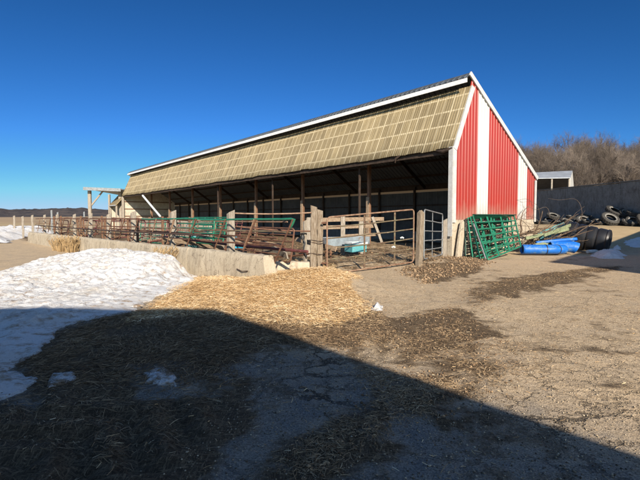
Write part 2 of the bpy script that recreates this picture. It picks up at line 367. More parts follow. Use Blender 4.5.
# ------------------------------------------------------------------ fast value noise (numpy)
_perm = rng.random((256, 256))
def vn(x, y, sc, seed=0):
    x = np.asarray(x)*sc + seed*17.3; y = np.asarray(y)*sc + seed*9.7
    xi = np.floor(x).astype(int); yi = np.floor(y).astype(int); fx = x-xi; fy = y-yi
    fx = fx*fx*(3-2*fx); fy = fy*fy*(3-2*fy)
    g = lambda a, b: _perm[a % 256, b % 256]
    return (g(xi,yi)*(1-fx)+g(xi+1,yi)*fx)*(1-fy) + (g(xi,yi+1)*(1-fx)+g(xi+1,yi+1)*fx)*fy
def fbm(x, y, sc, oct=4, seed=0):
    t = 0; a = 1; w = 0
    for i in range(oct): t = t + a*vn(x, y, sc*2**i, seed+i); w += a; a *= .5
    return t/w
def smooth(t): t = np.clip(t, 0, 1); return t*t*(3-2*t)
def sdf(px, py, poly):
    """signed distance (inside positive) of points to a polygon"""
    px = np.asarray(px, float); py = np.asarray(py, float); d = np.full(px.shape, 1e18); ins = np.zeros(px.shape, bool)
    n = len(poly)
    for i in range(n):
        ax, ay = poly[i]; bx, by = poly[(i+1) % n]; ex, ey = bx-ax, by-ay; wx, wy = px-ax, py-ay
        t = np.clip((wx*ex+wy*ey)/(ex*ex+ey*ey+1e-12), 0, 1); d = np.minimum(d, (wx-ex*t)**2+(wy-ey*t)**2)
        c = ((ay > py) != (by > py)) & (px < (bx-ax)*(py-ay)/((by-ay) if abs(by-ay) > 1e-12 else 1e-12)+ax); ins ^= c
    return np.where(ins, 1, -1)*np.sqrt(d)

# ------------------------------------------------------------------ lay-out frames
C0 = Vector((5.75, 19.35, 0))                       # near front corner of the barn
U = Vector((-.618, .786, 0)).normalized(); V = Vector((.786, .618, 0)).normalized(); Z = Vector((0,0,1))
def B(u, v, z=0): return C0 + U*u + V*v + Z*z
W0 = Vector((-1.39, 10.57, 0)); WD = (Vector((-20.29, 30.8, 0))-W0).normalized(); WN = Vector((-WD.y, WD.x, 0))*-1  # low wall; WN points into the yard
def W(t, n=0, z=0): return W0 + WD*t + WN*n + Z*z

# ------------------------------------------------------------------ terrain
straw_poly = [G(*p) for p in [(135,322),(158,303),(185,288),(211,272),(228,279),(262,286),(276,268),(300,262),(325,270),(345,281),(354,291),(366,304),(366,316),(335,326),(290,328),(215,318)]]
muck_polys = [[G(*p) for p in q] for q in (
    [(-160,470),(-60,400),(18,398),(22,352),(60,333),(110,316),(215,304),(300,316),(345,338),(300,348),(262,352),(235,368),(222,392),(225,425),(190,455),(170,480),(150,560),(-300,560)],
    [(348,362),(400,368),(470,402),(455,420),(405,428),(372,455),(335,452),(322,470),(300,470),(335,425),(360,402)],
    [(408,318),(455,308),(488,325),(500,345),(545,368),(525,385),(500,395),(455,396),(420,376),(380,366),(395,345)],
    [(455,305),(470,286),(520,278),(560,270),(626,266),(560,284),(512,294),(492,315)],
    [(315,318),(352,300),(395,325),(390,340),(350,352),(315,345)],
    [(408,260),(470,255),(492,262),(470,272),(430,284),(402,275)],
    [(560,385),(620,380),(660,395),(600,398)], [(470,345),(640,352),(700,362),(520,356)],
)]
fade_rows = [[G(*p) for p in q] for q in ([(130,366),(190,362),(205,395),(150,400)],)]
yard_poly = [tuple(W(t, .2)[:2]) for t in (-.3, 45)] + [tuple(B(60, 8)[:2]), tuple(B(-.2, 8)[:2]), tuple(B(-.2, 0)[:2]), (3.5, 15.4), (-.1, 13.3)]
near_lot = [(-200, 4), (30, 4)]
def ground_z(x, y):
    x = np.asarray(x, float); y = np.asarray(y, float)
    z = .05*(fbm(x, y, .33, 3, 3)-.5)*smooth((np.hypot(x, y)-1)/3)
    rise = smooth((y-25)/17)*smooth((x-9)/7)
    z = z + 1.0*rise
    z = z + 14*smooth((y-56)/85)*smooth((x-12)/26)
    z = z + .6*(fbm(x, y, .03, 3, 5)-.5)*smooth((np.hypot(x, y)-45)/60)
    # bedding inside the yard
    yd = sdf(x, y, yard_poly)
    z = z + (.10+.22*(fbm(x, y, .8, 4, 8)-.3))*smooth(yd/1.0)
    # straw heap
    for cx, cy, h, rx, ry in ((.0, 11.0, .36, 1.5, 1.1), (-1.9, 10.1, .12, 1.6, .9), (-.6, 9.9, .16, 1.8, 1.4), (-2.6, 11.2, .14, 1.0, 1.2)):
        e = ((x-cx)/rx)**2+((y-cy)/ry)**2; z = z + h*np.exp(-e*1.3)*(1+.25*(fbm(x, y, 2.2, 3, 9)-.5))
    for cx, cy, h, r_ in ((4.2, 16.1, .26, .8), (3.3, 8.2, .04, .9), (5.0, 17.2, .16, .8)):
        z = z + h*np.exp(-(((x-cx)**2+(y-cy)**2)/r_**2))
    # raised crust of manure and its lug prints near the camera
    md = np.maximum.reduce([sdf(x, y, q) for q in muck_polys])
    mk = smooth(md/.35+.3)
    nr = smooth((16-np.hypot(x, y))/6)
    z = z + mk*nr*(.015+.05*(fbm(x, y, 3.0, 4, 12)-.4))
    sd_ = sdf(x, y, straw_poly); z = z + smooth(sd_/.4+.3)*.07*(fbm(x, y, 4.5, 3, 14)-.5)+smooth(sd_/.4+.3)*.08*(fbm(x, y, 1.6, 2, 15)-.5)
    a = x*.55+y*.83; b = -x*.83+y*.55
    lug = np.sin((a+.6*np.abs(((b+.35) % 1.5)-.75))*2*math.pi/.42)
    z = z - mk*.065*smooth((lug+.1)/.5)*smooth((4.6-y)/1.0)*smooth((x+4)/1.2)*smooth((.4-x)/1.0)
    return z
gz = lambda x, y: float(ground_z(np.array([x]), np.array([y]))[0])

def grid(a, b, n, m): # sinh spaced
    s = np.linspace(-1, 1, n); return a*np.sinh(b*s)+m
gx = np.arcsinh(1700/3.0); xs = grid(3.0, gx, 560, 0.5); ys = grid(3.0, gx, 620, 6.5); ys = ys[ys > -70]
X, Y = np.meshgrid(xs, ys); X = X.ravel(); Y = Y.ravel()
Zg = ground_z(X, Y)
nx, ny = len(xs), len(ys)
idx = np.arange(nx*ny).reshape(ny, nx)
quads = np.stack([idx[:-1,:-1], idx[:-1,1:], idx[1:,1:], idx[1:,:-1]], -1).reshape(-1, 4)
ground = fast_mesh('ground', np.stack([X, Y, Zg], 1), quads, M['ground'], smooth=True)
tag(ground, 'cracked farmyard ground with dust, trodden manure and straw', None, None, 'structure')
def sm(d, w): return smooth(d/w+.5)
wob = (fbm(X, Y, 1.3, 4, 21)-.5)*.9
z_straw = sm(sdf(X, Y, straw_poly)+wob*.5, .5)
z_muck = np.maximum.reduce([sm(sdf(X, Y, q)+wob*.8, .8) for q in muck_polys])
z_muck *= 1-.8*sm(sdf(X, Y, fade_rows[0])+wob*.4, .5)
z_muck = np.maximum(z_muck, .85*sm(sdf(X, Y, yard_poly), .5))
z_muck = np.clip(z_muck*np.where((X > .6) & (Y > 3.4), .66, 1.0) + .42*smooth((fbm(X, Y, .5, 4, 31)-.56)/.1)*(np.hypot(X, Y) < 30), 0, 1)
z_field = smooth((Y-44-wob*6)/16)*smooth((-X-4)/6) + smooth((Y-22.5-wob*2)/3)*smooth((X-8)/3)*.9
z_field = np.clip(np.maximum(z_field, smooth((np.hypot(X, Y)-75)/30)), 0, 1)
z_wood = smooth((Y-55)/12)*smooth((X-6)/10)
z_bare = smooth((19-np.hypot(X-1, Y))/5)*(.30+.7*smooth((7.5+2*wob-Y*.9-X*.55)/2.0))
z_dust_sun = np.clip(1.0 - .75*smooth((6.6-Y-.95*(X-.2))/2.4) + .3*wob, 0, 1)  # dust mask also carries the foreground shadow: darker ground colour inside it
z_dust_sun = np.where((X < -6) & (Y > 14), .9+.3*wob, z_dust_sun)
for nm, ch in (('zones', (z_straw, z_muck, z_field)), ('zones_two', (z_wood, z_bare, z_dust_sun))):
    a = ground.data.color_attributes.new(nm, 'FLOAT_COLOR', 'POINT')
    a.data.foreach_set('color', np.stack([*ch, np.ones_like(X)], 1).astype(np.float32).ravel())

# ------------------------------------------------------------------ straw blades, clods, gravel (stuff)
def scatter(polys, n, spread=.15):
    xs_, ys_ = [], []
    for q in polys:
        P = np.array(q); x0, y0 = P.min(0)-spread; x1, y1 = P.max(0)+spread; x0 = max(x0, -9); y0 = max(y0, 1.6)
        k_ = 0; want = n
        while k_ < want:
            x = rng.uniform(x0, x1, 20000); y = rng.uniform(y0, y1, 20000)
            d = sdf(x, y, q)+(fbm(x, y, 1.4, 3, 41)-.5)*.8
            keep = rng.random(20000) < smooth(d/.45+.45); x = x[keep][:want-k_]; y = y[keep][:want-k_]
            xs_.append(x); ys_.append(y); k_ += len(x)
            if len(x) == 0: break
    return np.concatenate(xs_), np.concatenate(ys_)
def blades(name, x, y, lmin, lmax, w, mat, lift=.05, heads=None, label=''):
    n = len(x); L = rng.uniform(lmin, lmax, n); a = rng.uniform(0, 2*math.pi, n) if heads is None else heads+rng.normal(0, .5, n)
    tilt = rng.normal(0, .22, n); bend = rng.normal(0, .35, n)
    wd = w*rng.uniform(.6, 1.5, n); z0 = ground_z(x, y)+rng.uniform(.0, 1, n)**2*lift+.004
    dx, dy = np.cos(a), np.sin(a); dx2, dy2 = np.cos(a+bend), np.sin(a+bend)
    p0 = np.stack([x, y, z0], 1)
    p1 = p0+np.stack([dx*L*.5, dy*L*.5, tilt*L*.5], 1)
    p2 = p1+np.stack([dx2*L*.5, dy2*L*.5, (tilt-.25*rng.random(n))*L*.5], 1)
    for p in (p1, p2): p[:, 2] = np.maximum(p[:, 2], ground_z(p[:, 0], p[:, 1])+.004)
    roll = rng.uniform(-.9, .9, n)
    s = np.stack([-dy*np.cos(roll), dx*np.cos(roll), np.sin(roll)], 1)*wd[:, None]*.5
    v = np.stack([p0-s, p0+s, p1-s, p1+s, p2-s*.7, p2+s*.7], 1).reshape(-1, 3)
    b = (np.arange(n)*6)[:, None]
    q = np.concatenate([b+np.array([[0,1,3,2]]), b+np.array([[2,3,5,4]])])
    tone = np.repeat(np.clip(rng.beta(2, 2, n)+.35*(fbm(x, y, 1.6, 3, 51)-.5), 0, 1), 6)
    o = fast_mesh(name, v, q, mat, tone); tag(o, label, None, None, 'stuff'); return o
x1, y1 = scatter([straw_poly], 105000)
blades('straw_litter', x1, y1, .02, .11, .0045, M['straw'], .06, label='bright yellow straw heaped in front of the low concrete wall')
# the trodden mat: swept in rows towards the lower left
x2, y2 = scatter(muck_polys[:1], 60000); _k = rng.random(len(x2)) < smooth((fbm(x2, y2, 1.1, 4, 67)-.36)/.16)+.12; _k &= ~((y2 < 4.4) & (x2 > -3.4) & (x2 < .3) & (rng.random(len(x2)) < .75)); x2, y2 = x2[_k], y2[_k]
hd = .75+2.6*(fbm(x2, y2, .9, 3, 61)-.5)*2+rng.normal(0, .5, len(x2))
near = blades('trodden_straw', x2, y2, .025, .12, .004, M['old_straw'], .03, heads=hd, label='dark wet straw trodden flat in the shade')
x3, y3 = scatter(muck_polys[1:6], 7500, .5); _q = rng.random(len(x3)) < smooth((fbm(x3, y3, 2.1, 4, 181)-.34)/.22); x3, y3 = x3[_q], y3[_q]
_x = rng.uniform(-1, 11, 60000); _y = 2.2+rng.gamma(2.0, 3.4, 60000); _k = (_y < 19) & (sdf(_x, _y, yard_poly) < 0) & (rng.random(60000) < smooth((fbm(_x, _y, .8, 5, 171)-.50)/.12)*.55+.03)
x3 = np.concatenate([x3, _x[_k]]); y3 = np.concatenate([y3, _y[_k]])
blades('scattered_straw', x3, y3, .012, .075, .0038, M['chaff'], .02, label='brown chopped straw in patches on the tan dirt')
n = 4500; x4 = rng.uniform(-3, 11, n); y4 = 2.2+rng.gamma(2.0, 3.6, n); 
ok = (y4 < 19) & (sdf(x4, y4, yard_poly) < 0); x4, y4 = x4[ok], y4[ok]
blades('loose_straw', x4, y4, .02, .07, .0038, M['straw'], .01, label='loose bits of straw blown over the open lot')
yq = [tuple(W(t, .4)[:2]) for t in (-.2, 16)] + [tuple(B(20, 2)[:2]), tuple(B(.5, 2)[:2]), (3.6, 15.8), (.1, 13.4)]
x5, y5 = scatter([yq], 16000)
blades('bedding_straw', x5, y5, .06, .25, .009, M['old_straw'], .10, label='brown bedding straw on the floor of the pen')
def lumps(name, x, y, smin, smax, mat, label, sink=.25):
    n = len(x); s = rng.uniform(0, 1, n)**2.2*(smax-smin)+smin
    base = np.array([[1,0,0],[0,1,0],[-1,0,0],[0,-1,0],[0,0,.75],[0,0,-.6]], float)
    v = base[None]*s[:, None, None]*rng.uniform(.55, 1.25, (n, 6, 3)).clip(.5, 1.3)
    a = rng.uniform(0, 6.28, n); c_, s_ = np.cos(a), np.sin(a)
    vx = v[..., 0]*c_[:, None]-v[..., 1]*s_[:, None]; vy = v[..., 0]*s_[:, None]+v[..., 1]*c_[:, None]
    z0 = ground_z(x, y)+s*(.5-sink)
    v = np.stack([vx+x[:, None], vy+y[:, None], v[..., 2]+z0[:, None]], -1).reshape(-1, 3)
    f = np.array([[0,1,4],[1,2,4],[2,3,4],[3,0,4],[1,0,5],[2,1,5],[3,2,5],[0,3,5]])
    q = ((np.arange(n)*6)[:, None, None]+f[None]).reshape(-1, 3)
    o = fast_mesh(name, v, q, mat, np.repeat(rng.random(n), 6)); tag(o, label, None, None, 'stuff')
n = 34000; r_ = 2.0+rng.gamma(1.7, 3.4, n); an = rng.uniform(-.75, 1.0, n); px_, py_ = np.sin(an)*r_, np.cos(an)*r_
ok = (r_ < 20) & (sdf(px_, py_, yard_poly) < 0) & (sdf(px_, py_, straw_poly) < 0)
dm = np.maximum.reduce([sdf(px_, py_, q) for q in muck_polys]); ok &= (dm < .1) | (rng.random(n) < .1)
ok &= ~((px_ < -1.8) & (py_ > 4))
lumps('gravel', px_[ok], py_[ok], .003, .012, M['pebble'], 'small loose gravel over the worn lot', .1)
xc, yc = scatter([muck_polys[5]], 2600); x7, y7 = scatter([yq], 2200); x6, y6 = scatter(muck_polys[1:6], 700)
lumps('manure_crumbs', x6, y6, .004, .022, M['clod'], 'small brown manure crumbs in the patches on the lot', .2)
lumps('manure_clods', np.concatenate([xc, x7]), np.concatenate([yc, y7]), .01, .055, M['clod'], 'dried brown manure clods by the gate posts', .2)

# ------------------------------------------------------------------ snow
def snow_patch(name, poly, height, label, cat='snow', res=.06, seed=0, edge=.7, dirt=.5, kind=None, group=None, hf=None, lump=.16):
    P = np.array(poly); x0, y0 = P.min(0)-.3; x1_, y1_ = P.max(0)+.3
    xs_ = np.arange(x0, x1_, res); ys_ = np.arange(y0, y1_, res); XX, YY = np.meshgrid(xs_, ys_); sh = XX.shape; x = XX.ravel(); y = YY.ravel()
    d = sdf(x, y, poly)+(fbm(x, y, 1.1, 4, 70+seed)-.5)*min(1.1, edge*1.4)
    m = smooth(d/edge)
    hh = hf(x, y)*.92 if hf else height
    wx_ = x+.25*fbm(x, y, 1.1, 3, 130+seed); wy_ = y+.25*fbm(x, y, 1.1, 3, 140+seed)
    chunk = 1-np.abs(fbm(wx_, wy_, 1.9, 3, 80+seed)-.5)*4; chunk = np.clip(chunk, 0, 1)**3; chunk2 = 1-np.abs(fbm(wx_, wy_, 5.5, 3, 90+seed)-.5)*3.4; chunk2 = np.clip(chunk2, 0, 1)**3
    z = m*hh*(.8+.4*fbm(x, y, .6, 3, 75+seed)) - lump*m*np.minimum(1, hh/.3 if hf else 1)*(chunk*.75+chunk2*.42) + .035*smooth(d/.15) + lump*.9*m*(fbm(x, y, 8, 4, 150+seed)-.5) + lump*.5*m*(fbm(wx_, wy_, 2.6, 4, 160+seed)-.5)
    z = np.where(d > 0, np.maximum(z, .015+.02*fbm(x, y, 3, 3, seed)), -.05)
    g = ground_z(x, y); zz = z+g
    keep = (d > -.15).reshape(sh); k4 = keep[:-1,:-1]&keep[1:,:-1]&keep[:-1,1:]&keep[1:,1:]
    idx = np.arange(len(x)).reshape(sh); q = np.stack([idx[:-1,:-1], idx[:-1,1:], idx[1:,1:], idx[1:,:-1]], -1)[k4]
    used = np.unique(q); remap = -np.ones(len(x), int); remap[used] = np.arange(len(used))
    o = fast_mesh(name, np.stack([x, y, zz], 1)[used], remap[q], M['snow'], smooth=True)
    a = o.data.attributes.new('dirt', 'FLOAT', 'POINT'); dd = np.clip(1-d/1.6, 0, 1)*dirt+.25*dirt+.5*dirt*smooth(chunk*3)
    a.data.foreach_set('value', dd[used].astype(np.float32))
    return tag(o, label, cat, group, kind)
sp = [G(-40,282),G(-40,420),G(2,402),G(17,386),G(19,368),G(26,350),G(62,331),G(112,315),G(162,303),G(188,288),(-3.3,12.9),(-4.3,14.0),(-5.9,15.9),(-8.0,16.7),(-9.1,15.2),(-9.4,12.6)]
def sh(x, y):
    t = .08+.50*np.exp(-(((x+5.7)/2.0)**2+((y-13.2)/2.6)**2))+.28*np.exp(-(((x+3.8)/1.3)**2+((y-12.6)/1.6)**2))+.46*np.exp(-(((x+7.6)/1.9)**2+((y-14.4)/2.0)**2))+.12*np.exp(-(((x+7.5)/2.2)**2+((y-11.2)/2.0)**2))
    return t
snow_patch('snow_bank', sp, .6, 'large dirty snow bank heaped in front of the low concrete wall', 'snow bank', .035, 1, .8, .7, hf=sh, lump=.115)
def pxp(*p): return [G(*q) for q in p]
snow_patch('snow_patch', pxp((591,256),(602,258.5),(622,259),(625,255.5),(615,252),(603,250.5)), .22, 'small rounded snow patch in the shade before the black tank', 'snow patch', .06, 2, .5, .1, group='snow patches right of the barn', lump=.06)
snow_patch('snow_patch', pxp((626,245),(636,247.5),(652,247),(652,243),(638,242)), .16, 'snow patch at the right picture edge behind the small rounded one', 'snow patch', .08, 3, .6, .1, group='snow patches right of the barn', lump=.06)
snow_patch('snow_patch', [(19.3,27.6),(21,26.8),(23.5,27.5),(23.5,29.4),(20,29.6)], .14, 'farthest and widest snow patch on the slope below the tyres', 'snow patch', .12, 4, .8, .1, group='snow patches right of the barn', lump=.06)
snow_patch('snow_lump', pxp((613,249.5),(621,249.5),(621,247),(614,247)), .2, 'snow lump between the rounded patch and the farther patches', 'snow', .05, 5, .25, .1, lump=.03)
snow_patch('snow_lump', pxp((369,311.5),(384,311.5),(383,307.5),(372,307.5)), .09, 'little white lump of old snow alone on the tan dirt', 'snow', .012, 6, .10, .3, lump=.02)
snow_patch('snow_field', [(-23.5,34),(-20.8,30),(-26,28),(-36,29),(-40,40),(-36,52),(-27,46)], .75, 'ploughed snow bank beyond the far end of the low wall', 'snow bank', .3, 7, 1.6, .4, lump=.3)
snow_patch('ice_patch', pxp((48,388),(72,382),(70,376),(52,376)), .02, 'thin frozen slush patch nearest the shaded snow edge', 'ice patch', .03, 8, .25, .9, lump=.0, group='slush patches in the shade')
snow_patch('ice_patch', pxp((132,388),(150,393),(186,392),(188,378),(160,370),(136,376)), .02, 'larger frozen slush patch in the dark trodden straw', 'ice patch', .03, 9, .35, 1.0, lump=.0, group='slush patches in the shade')

# ------------------------------------------------------------------ big barn
EAVE, GL0 = 4.8, 1.62
L = 53.4; DEP = 7.33
fib = [(0, 4.8), (1.25, 7.58)]; ridge = (1.2, 8.08); front = (.86, 7.85); rear = (7.45, 3.86)
def roof_z(v): return 8.08-(v-1.2)*(8.08-3.86)/(7.45-1.2)
barn = thing('livestock_barn', C0, 'long open-fronted barn with red and white gable and yellowed fibreglass awning', 'barn')
frame_uv = Matrix(((U.x, V.x, 0, C0.x), (U.y, V.y, 0, C0.y), (0, 0, 1, 0), (0, 0, 0, 1)))
def ribbed(parts, u, flip=1):
    """ribbed end wall between v0,v1 : list of (v0, v1, part name, material)"""
    for v0, v1, nm, mt in parts:
        mb = MB(); vs = []; vv = [v0]
        k_ = math.ceil((v0-.001)/.229)
        prof = []
        vgrid = sorted({v0, v1} | {k_*.229+o for k_ in range(int(v0/.229)-1, int(v1/.229)+2) for o in (-.045, -.022, .022, .045)} | {ridge[0]})
        vgrid = [q for q in vgrid if v0-1e-6 <= q <= v1+1e-6]
        for v in vgrid:
            r_ = abs(((v+.1145) % .229)-.1145); off = .022 if r_ <= .0225 else 0
            if v < fib[1][0]-.03: zt = fib[0][1]+(v-0)*(fib[1][1]-fib[0][1])/(fib[1][0])
            else: zt = roof_z(v)-.03
            if v < ridge[0] and v >= fib[1][0]-.03: zt = ridge[1]-.05
            vs.append(B(u, v, GL0)-U*off*flip); vs.append(B(u, v, zt)-U*off*flip)
        nq = len(vgrid)
        vs += [q+U*.012*flip for q in vs[:]]
        m2 = 2*nq; fs = []
        for i in range(nq-1):
            fs += [(2*i, 2*i+2, 2*i+3, 2*i+1), (m2+2*i+1, m2+2*i+3, m2+2*i+2, m2+2*i), (2*i+1, 2*i+3, m2+2*i+3, m2+2*i+1), (2*i, m2+2*i, m2+2*i+2, 2*i+2)]
        fs += [(0, 1, m2+1, m2), (m2-2, 2*m2-2, 2*m2-1, m2-1)]
        mb.add(vs, fs); mb.build(nm, mt, barn)
P_ = DEP/8
ribbed([(0, 2*P_, 'gable_siding', M['red']), (2*P_, 3*P_, 'white_stripe', M['white_siding']), (3*P_, 6*P_, 'gable_siding', M['red']),
        (6*P_, 7*P_, 'white_stripe', M['white_siding']), (7*P_, DEP, 'gable_siding', M['red'])], 0)
# foundation under the gable, rear wall and the far end
MB().box(0, .25, .02, DEP-.02, -.3, GL0, frame_uv).build('foundation', M['concrete_pale'], barn)
MB().box(.26, L-.26, DEP-.2, DEP-.02, -.3, .8, frame_uv).build('foundation', M['concrete_dark'], barn)
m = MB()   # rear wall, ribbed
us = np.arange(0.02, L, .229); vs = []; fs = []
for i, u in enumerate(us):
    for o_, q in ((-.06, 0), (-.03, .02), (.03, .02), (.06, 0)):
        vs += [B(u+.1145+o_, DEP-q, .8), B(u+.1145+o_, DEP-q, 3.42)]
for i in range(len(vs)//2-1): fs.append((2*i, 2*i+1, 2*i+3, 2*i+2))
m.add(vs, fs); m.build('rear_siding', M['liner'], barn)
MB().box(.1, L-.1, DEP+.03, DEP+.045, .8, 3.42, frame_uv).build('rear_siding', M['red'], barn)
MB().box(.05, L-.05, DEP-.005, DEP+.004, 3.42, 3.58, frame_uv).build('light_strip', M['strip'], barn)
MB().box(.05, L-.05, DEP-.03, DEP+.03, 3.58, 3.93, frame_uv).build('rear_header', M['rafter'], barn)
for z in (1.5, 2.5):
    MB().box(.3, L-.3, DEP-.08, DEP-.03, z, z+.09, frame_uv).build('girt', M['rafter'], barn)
# far end wall, inside face cream
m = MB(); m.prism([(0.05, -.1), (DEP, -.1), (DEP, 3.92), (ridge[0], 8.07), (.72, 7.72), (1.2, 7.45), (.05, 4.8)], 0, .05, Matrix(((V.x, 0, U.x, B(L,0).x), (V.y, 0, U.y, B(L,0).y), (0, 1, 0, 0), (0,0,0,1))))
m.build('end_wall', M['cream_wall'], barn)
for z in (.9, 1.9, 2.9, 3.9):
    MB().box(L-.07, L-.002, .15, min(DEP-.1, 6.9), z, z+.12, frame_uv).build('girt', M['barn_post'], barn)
# rear roof: ribbed sheet with thickness
def ribsheet(a_v, a_z, b_v, b_z, u0, u1, mt, nm, pitch=.305, rh=.035, th=.02, par=None, parent=None, Bf=B):
    mb = MB(); us = []
    k_ = u0
    d = Vector((0, b_v-a_v, b_z-a_z)); nrm = Vector((-(b_z-a_z), (b_v-a_v))).normalized()  # (dv,dz) perp
    if nrm.y < 0: nrm = -nrm
    pts = []
    while k_ < u1-.02:
        for o_, q in ((0, 0), (.10, 0), (.125, rh), (.18, rh), (.205, 0)):
            if k_+o_ < u1: pts.append((k_+o_, q))
        k_ += pitch
    pts.append((u1, 0)); vs = []
    for u, q in pts:
        for (v, z) in ((a_v, a_z), (b_v, b_z)):
            vs.append(Bf(u, v+nrm.x*q, z+nrm.y*q))
        for (v, z) in ((a_v, a_z), (b_v, b_z)):
            vs.append(Bf(u, v+nrm.x*(q-th), z+nrm.y*(q-th)))
    for i in range(len(pts)-1):
        b_ = 4*i
        mb.f += [(b_, b_+4, b_+5, b_+1), (b_+2, b_+3, b_+7, b_+6), (b_, b_+2, b_+6, b_+4), (b_+1, b_+5, b_+7, b_+3)]
    e = 4*(len(pts)-1); mb.f += [(0, 1, 3, 2), (e, e+2, e+3, e+1)]
    mb.v = vs; mb.mi = [0]*len(mb.f); return mb.build(nm, mt, parent or barn)
ribsheet(ridge[0], ridge[1]+.03, rear[0], rear[1]+.03, -.06, L+.1, M['roof'], 'rear_roof')
ribsheet(ridge[0]-.012, ridge[1]+.03, front[0], front[1]+.03, -.02, L+.1, M['roof'], 'ridge_overhang')
m = MB(); cp = [(-.16,-.105), (0,.035), (.16,-.075), (.16,-.095), (0,.015), (-.16,-.125)]
m.prism([(ridge[0]+a, ridge[1]+b+.05) for a, b in cp], 0, L+.2, Matrix(((V.x, 0, U.x, B(-.08,0).x), (V.y, 0, U.y, B(-.08,0).y), (0, 1, 0, 0), (0,0,0,1))))
m.build('ridge_cap', M['roof'], barn)
MB().box(-.07, L+.1, front[0]-.03, front[0]-.002, front[1]-.19, front[1]+.0, frame_uv).build('fascia', M['fascia'], barn)
# trims on the gable
def trim(pts, w, t=.05, name='gable_trim', out=-.06, mt=None):
    m = MB()
    for (v0, z0), (v1, z1) in zip(pts, pts[1:]): m.bar(B(out, v0, z0), B(out, v1, z1), t, w, up=Vector((0,0,1)) if abs(v1-v0) > .1 else V)
    return m.build(name, mt or M['white_trim'], barn)
MB().box(-.075, -.03, -.06, .17, 1.5, 4.78, frame_uv).build('corner_trim', M['white_trim'], barn)
MB().box(-.06, .16, -.09, -.062, .9, 4.78, frame_uv).build('corner_board', M['white_trim'], barn)
MB().box(-.075, -.03, DEP-.12, DEP+.04, 1.5, 3.7, frame_uv).build('corner_trim', M['white_trim'], barn)
def rake(p, q, wdt, nm, inset=0):
    d = Vector((0, q[0]-p[0], q[1]-p[1])); a = Vector((p[0], p[1])); b = Vector((q[0], q[1])); t = (b-a).normalized(); nn = Vector((t.y, -t.x))*wdt
    poly = [a, b, b+nn, a+nn]
    m = MB(); m.prism([tuple(x) for x in poly], -.095, -.03, Matrix(((V.x, 0, U.x, C0.x), (V.y, 0, U.y, C0.y), (0, 1, 0, 0), (0,0,0,1))))
    return m.build(nm, M['white_trim'], barn)
rake((-.07, 4.72), (1.22, 7.60), .24, 'awning_trim')
rake((ridge[0]-.06, ridge[1]+.10), (rear[0]+.05, rear[1]+.03), .20, 'rake_trim')
# fibreglass awning: real corrugations, slightly sagging eave
us = np.arange(.0, L, .0335); SL = math.hypot(1.25, 2.78)
rows = [0, .25, .5, .75, 1.0]
nu = len(us); co = np.zeros((len(rows), nu, 3)); at = np.zeros((len(rows), nu, 3))
cor = .009*np.sin(us*2*math.pi/.134)
nv_, nz_ = -2.78/SL, 1.25/SL
lap = np.floor(us/.86)
hang = np.interp(us, np.arange(0, L+2, .86), rng.normal(0, .022, len(np.arange(0, L+2, .86))))
edge = .05*(np.sin(lap*12.9898)*43758.5453 % 1)
for i, s in enumerate(rows):
    sv = s if i else 0
    v = 1.25*sv+nv_*(cor+.02*np.sin(us*.7+s)); z = 4.8+2.78*sv+nz_*cor
    if i == 0: v = v-.04; z = z-.06-edge+hang
    co[i] = np.stack([C0.x+U.x*us+V.x*v, C0.y+U.y*us+V.y*v, z], 1)
    at[i] = np.stack([us, np.full(nu, s*SL), np.zeros(nu)], 1)
idx = np.arange(len(rows)*nu).reshape(len(rows), nu)
q = np.stack([idx[:-1,:-1], idx[:-1,1:], idx[1:,1:], idx[1:,:-1]], -1).reshape(-1, 4)
aw = fast_mesh('fibreglass_awning', co.reshape(-1, 3)-np.array(C0), q, M['fibreglass'], smooth=True); aw.parent = barn
a = aw.data.attributes.new('sheet', 'FLOAT_VECTOR', 'POINT'); a.data.foreach_set('vector', at.astype(np.float32).ravel())
so = aw.modifiers.new('thickness', 'SOLIDIFY'); so.thickness = .006
# underside framing
MB().box(.05, L-.05, .06, .16, 4.50, 4.76, frame_uv).build('eave_beam', M['rafter'], barn)
MB().box(.02, L-.05, 1.30, 1.40, 7.16, 7.46, frame_uv).build('upper_beam', M['rafter'], barn)
for v, z in ((.42, 5.45), (.80, 6.25)):
    MB().box(.05, L-.05, v+.02, v+.10, z, z+.12, frame_uv).build('purlin', M['rafter'], barn)
for v in (2.1, 3.2, 4.3, 5.4, 6.5):
    MB().box(.05, L-.05, v, v+.05, roof_z(v)-.17, roof_z(v)-.05, frame_uv).build('purlin', M['rafter'], barn)
PU = [7.1, 13.7, 20.2, 26.8, 33.4, 40.2, 46.9]
for i, u in enumerate([.5]+PU):
    w = .19
    m = MB(); m.bar(B(u, 1.93, -.1), B(u, 1.93, roof_z(1.93)-.2), w, w, up=V); po_ = m.build('post', M['barn_post'], barn)
    # pale facing colours in sunlight on the post below the eave's shadow line
    if i:
        m = MB(); m.bar(B(u-.03, 1.79, -.1), B(u-.03, 1.79, 2.92), .24, .05, up=V, rough=.004, seg=4); m.build('sunlit_post_face', M['plank'], po_)
    m = MB(); m.bar(B(u+.13, 1.93, roof_z(1.93)-.36), B(u+.13, 7.2, roof_z(7.2)-.36), .06, .24); m.build('rafter', M['rafter'], barn)
    m = MB(); m.bar(B(u+.13, .12, 4.6), B(u+.13, 1.93, 5.5), .05, .16); m.build('knee_brace', M['rafter'], barn)
for u in np.arange(1.5, L, 3.3):
    m = MB(); m.bar(B(u, DEP-.14, .6), B(u, DEP-.14, roof_z(DEP)-.15), .15, .12, up=V); m.build('rear_post', M['rafter'], barn)
for u in (6.4, 15.4, 24.3):
    m = MB(); m.bar(B(u, .5, 5.4), B(u, .5, -.1), .11, .09, up=V); m.build('slim_post', M['rafter'], barn)
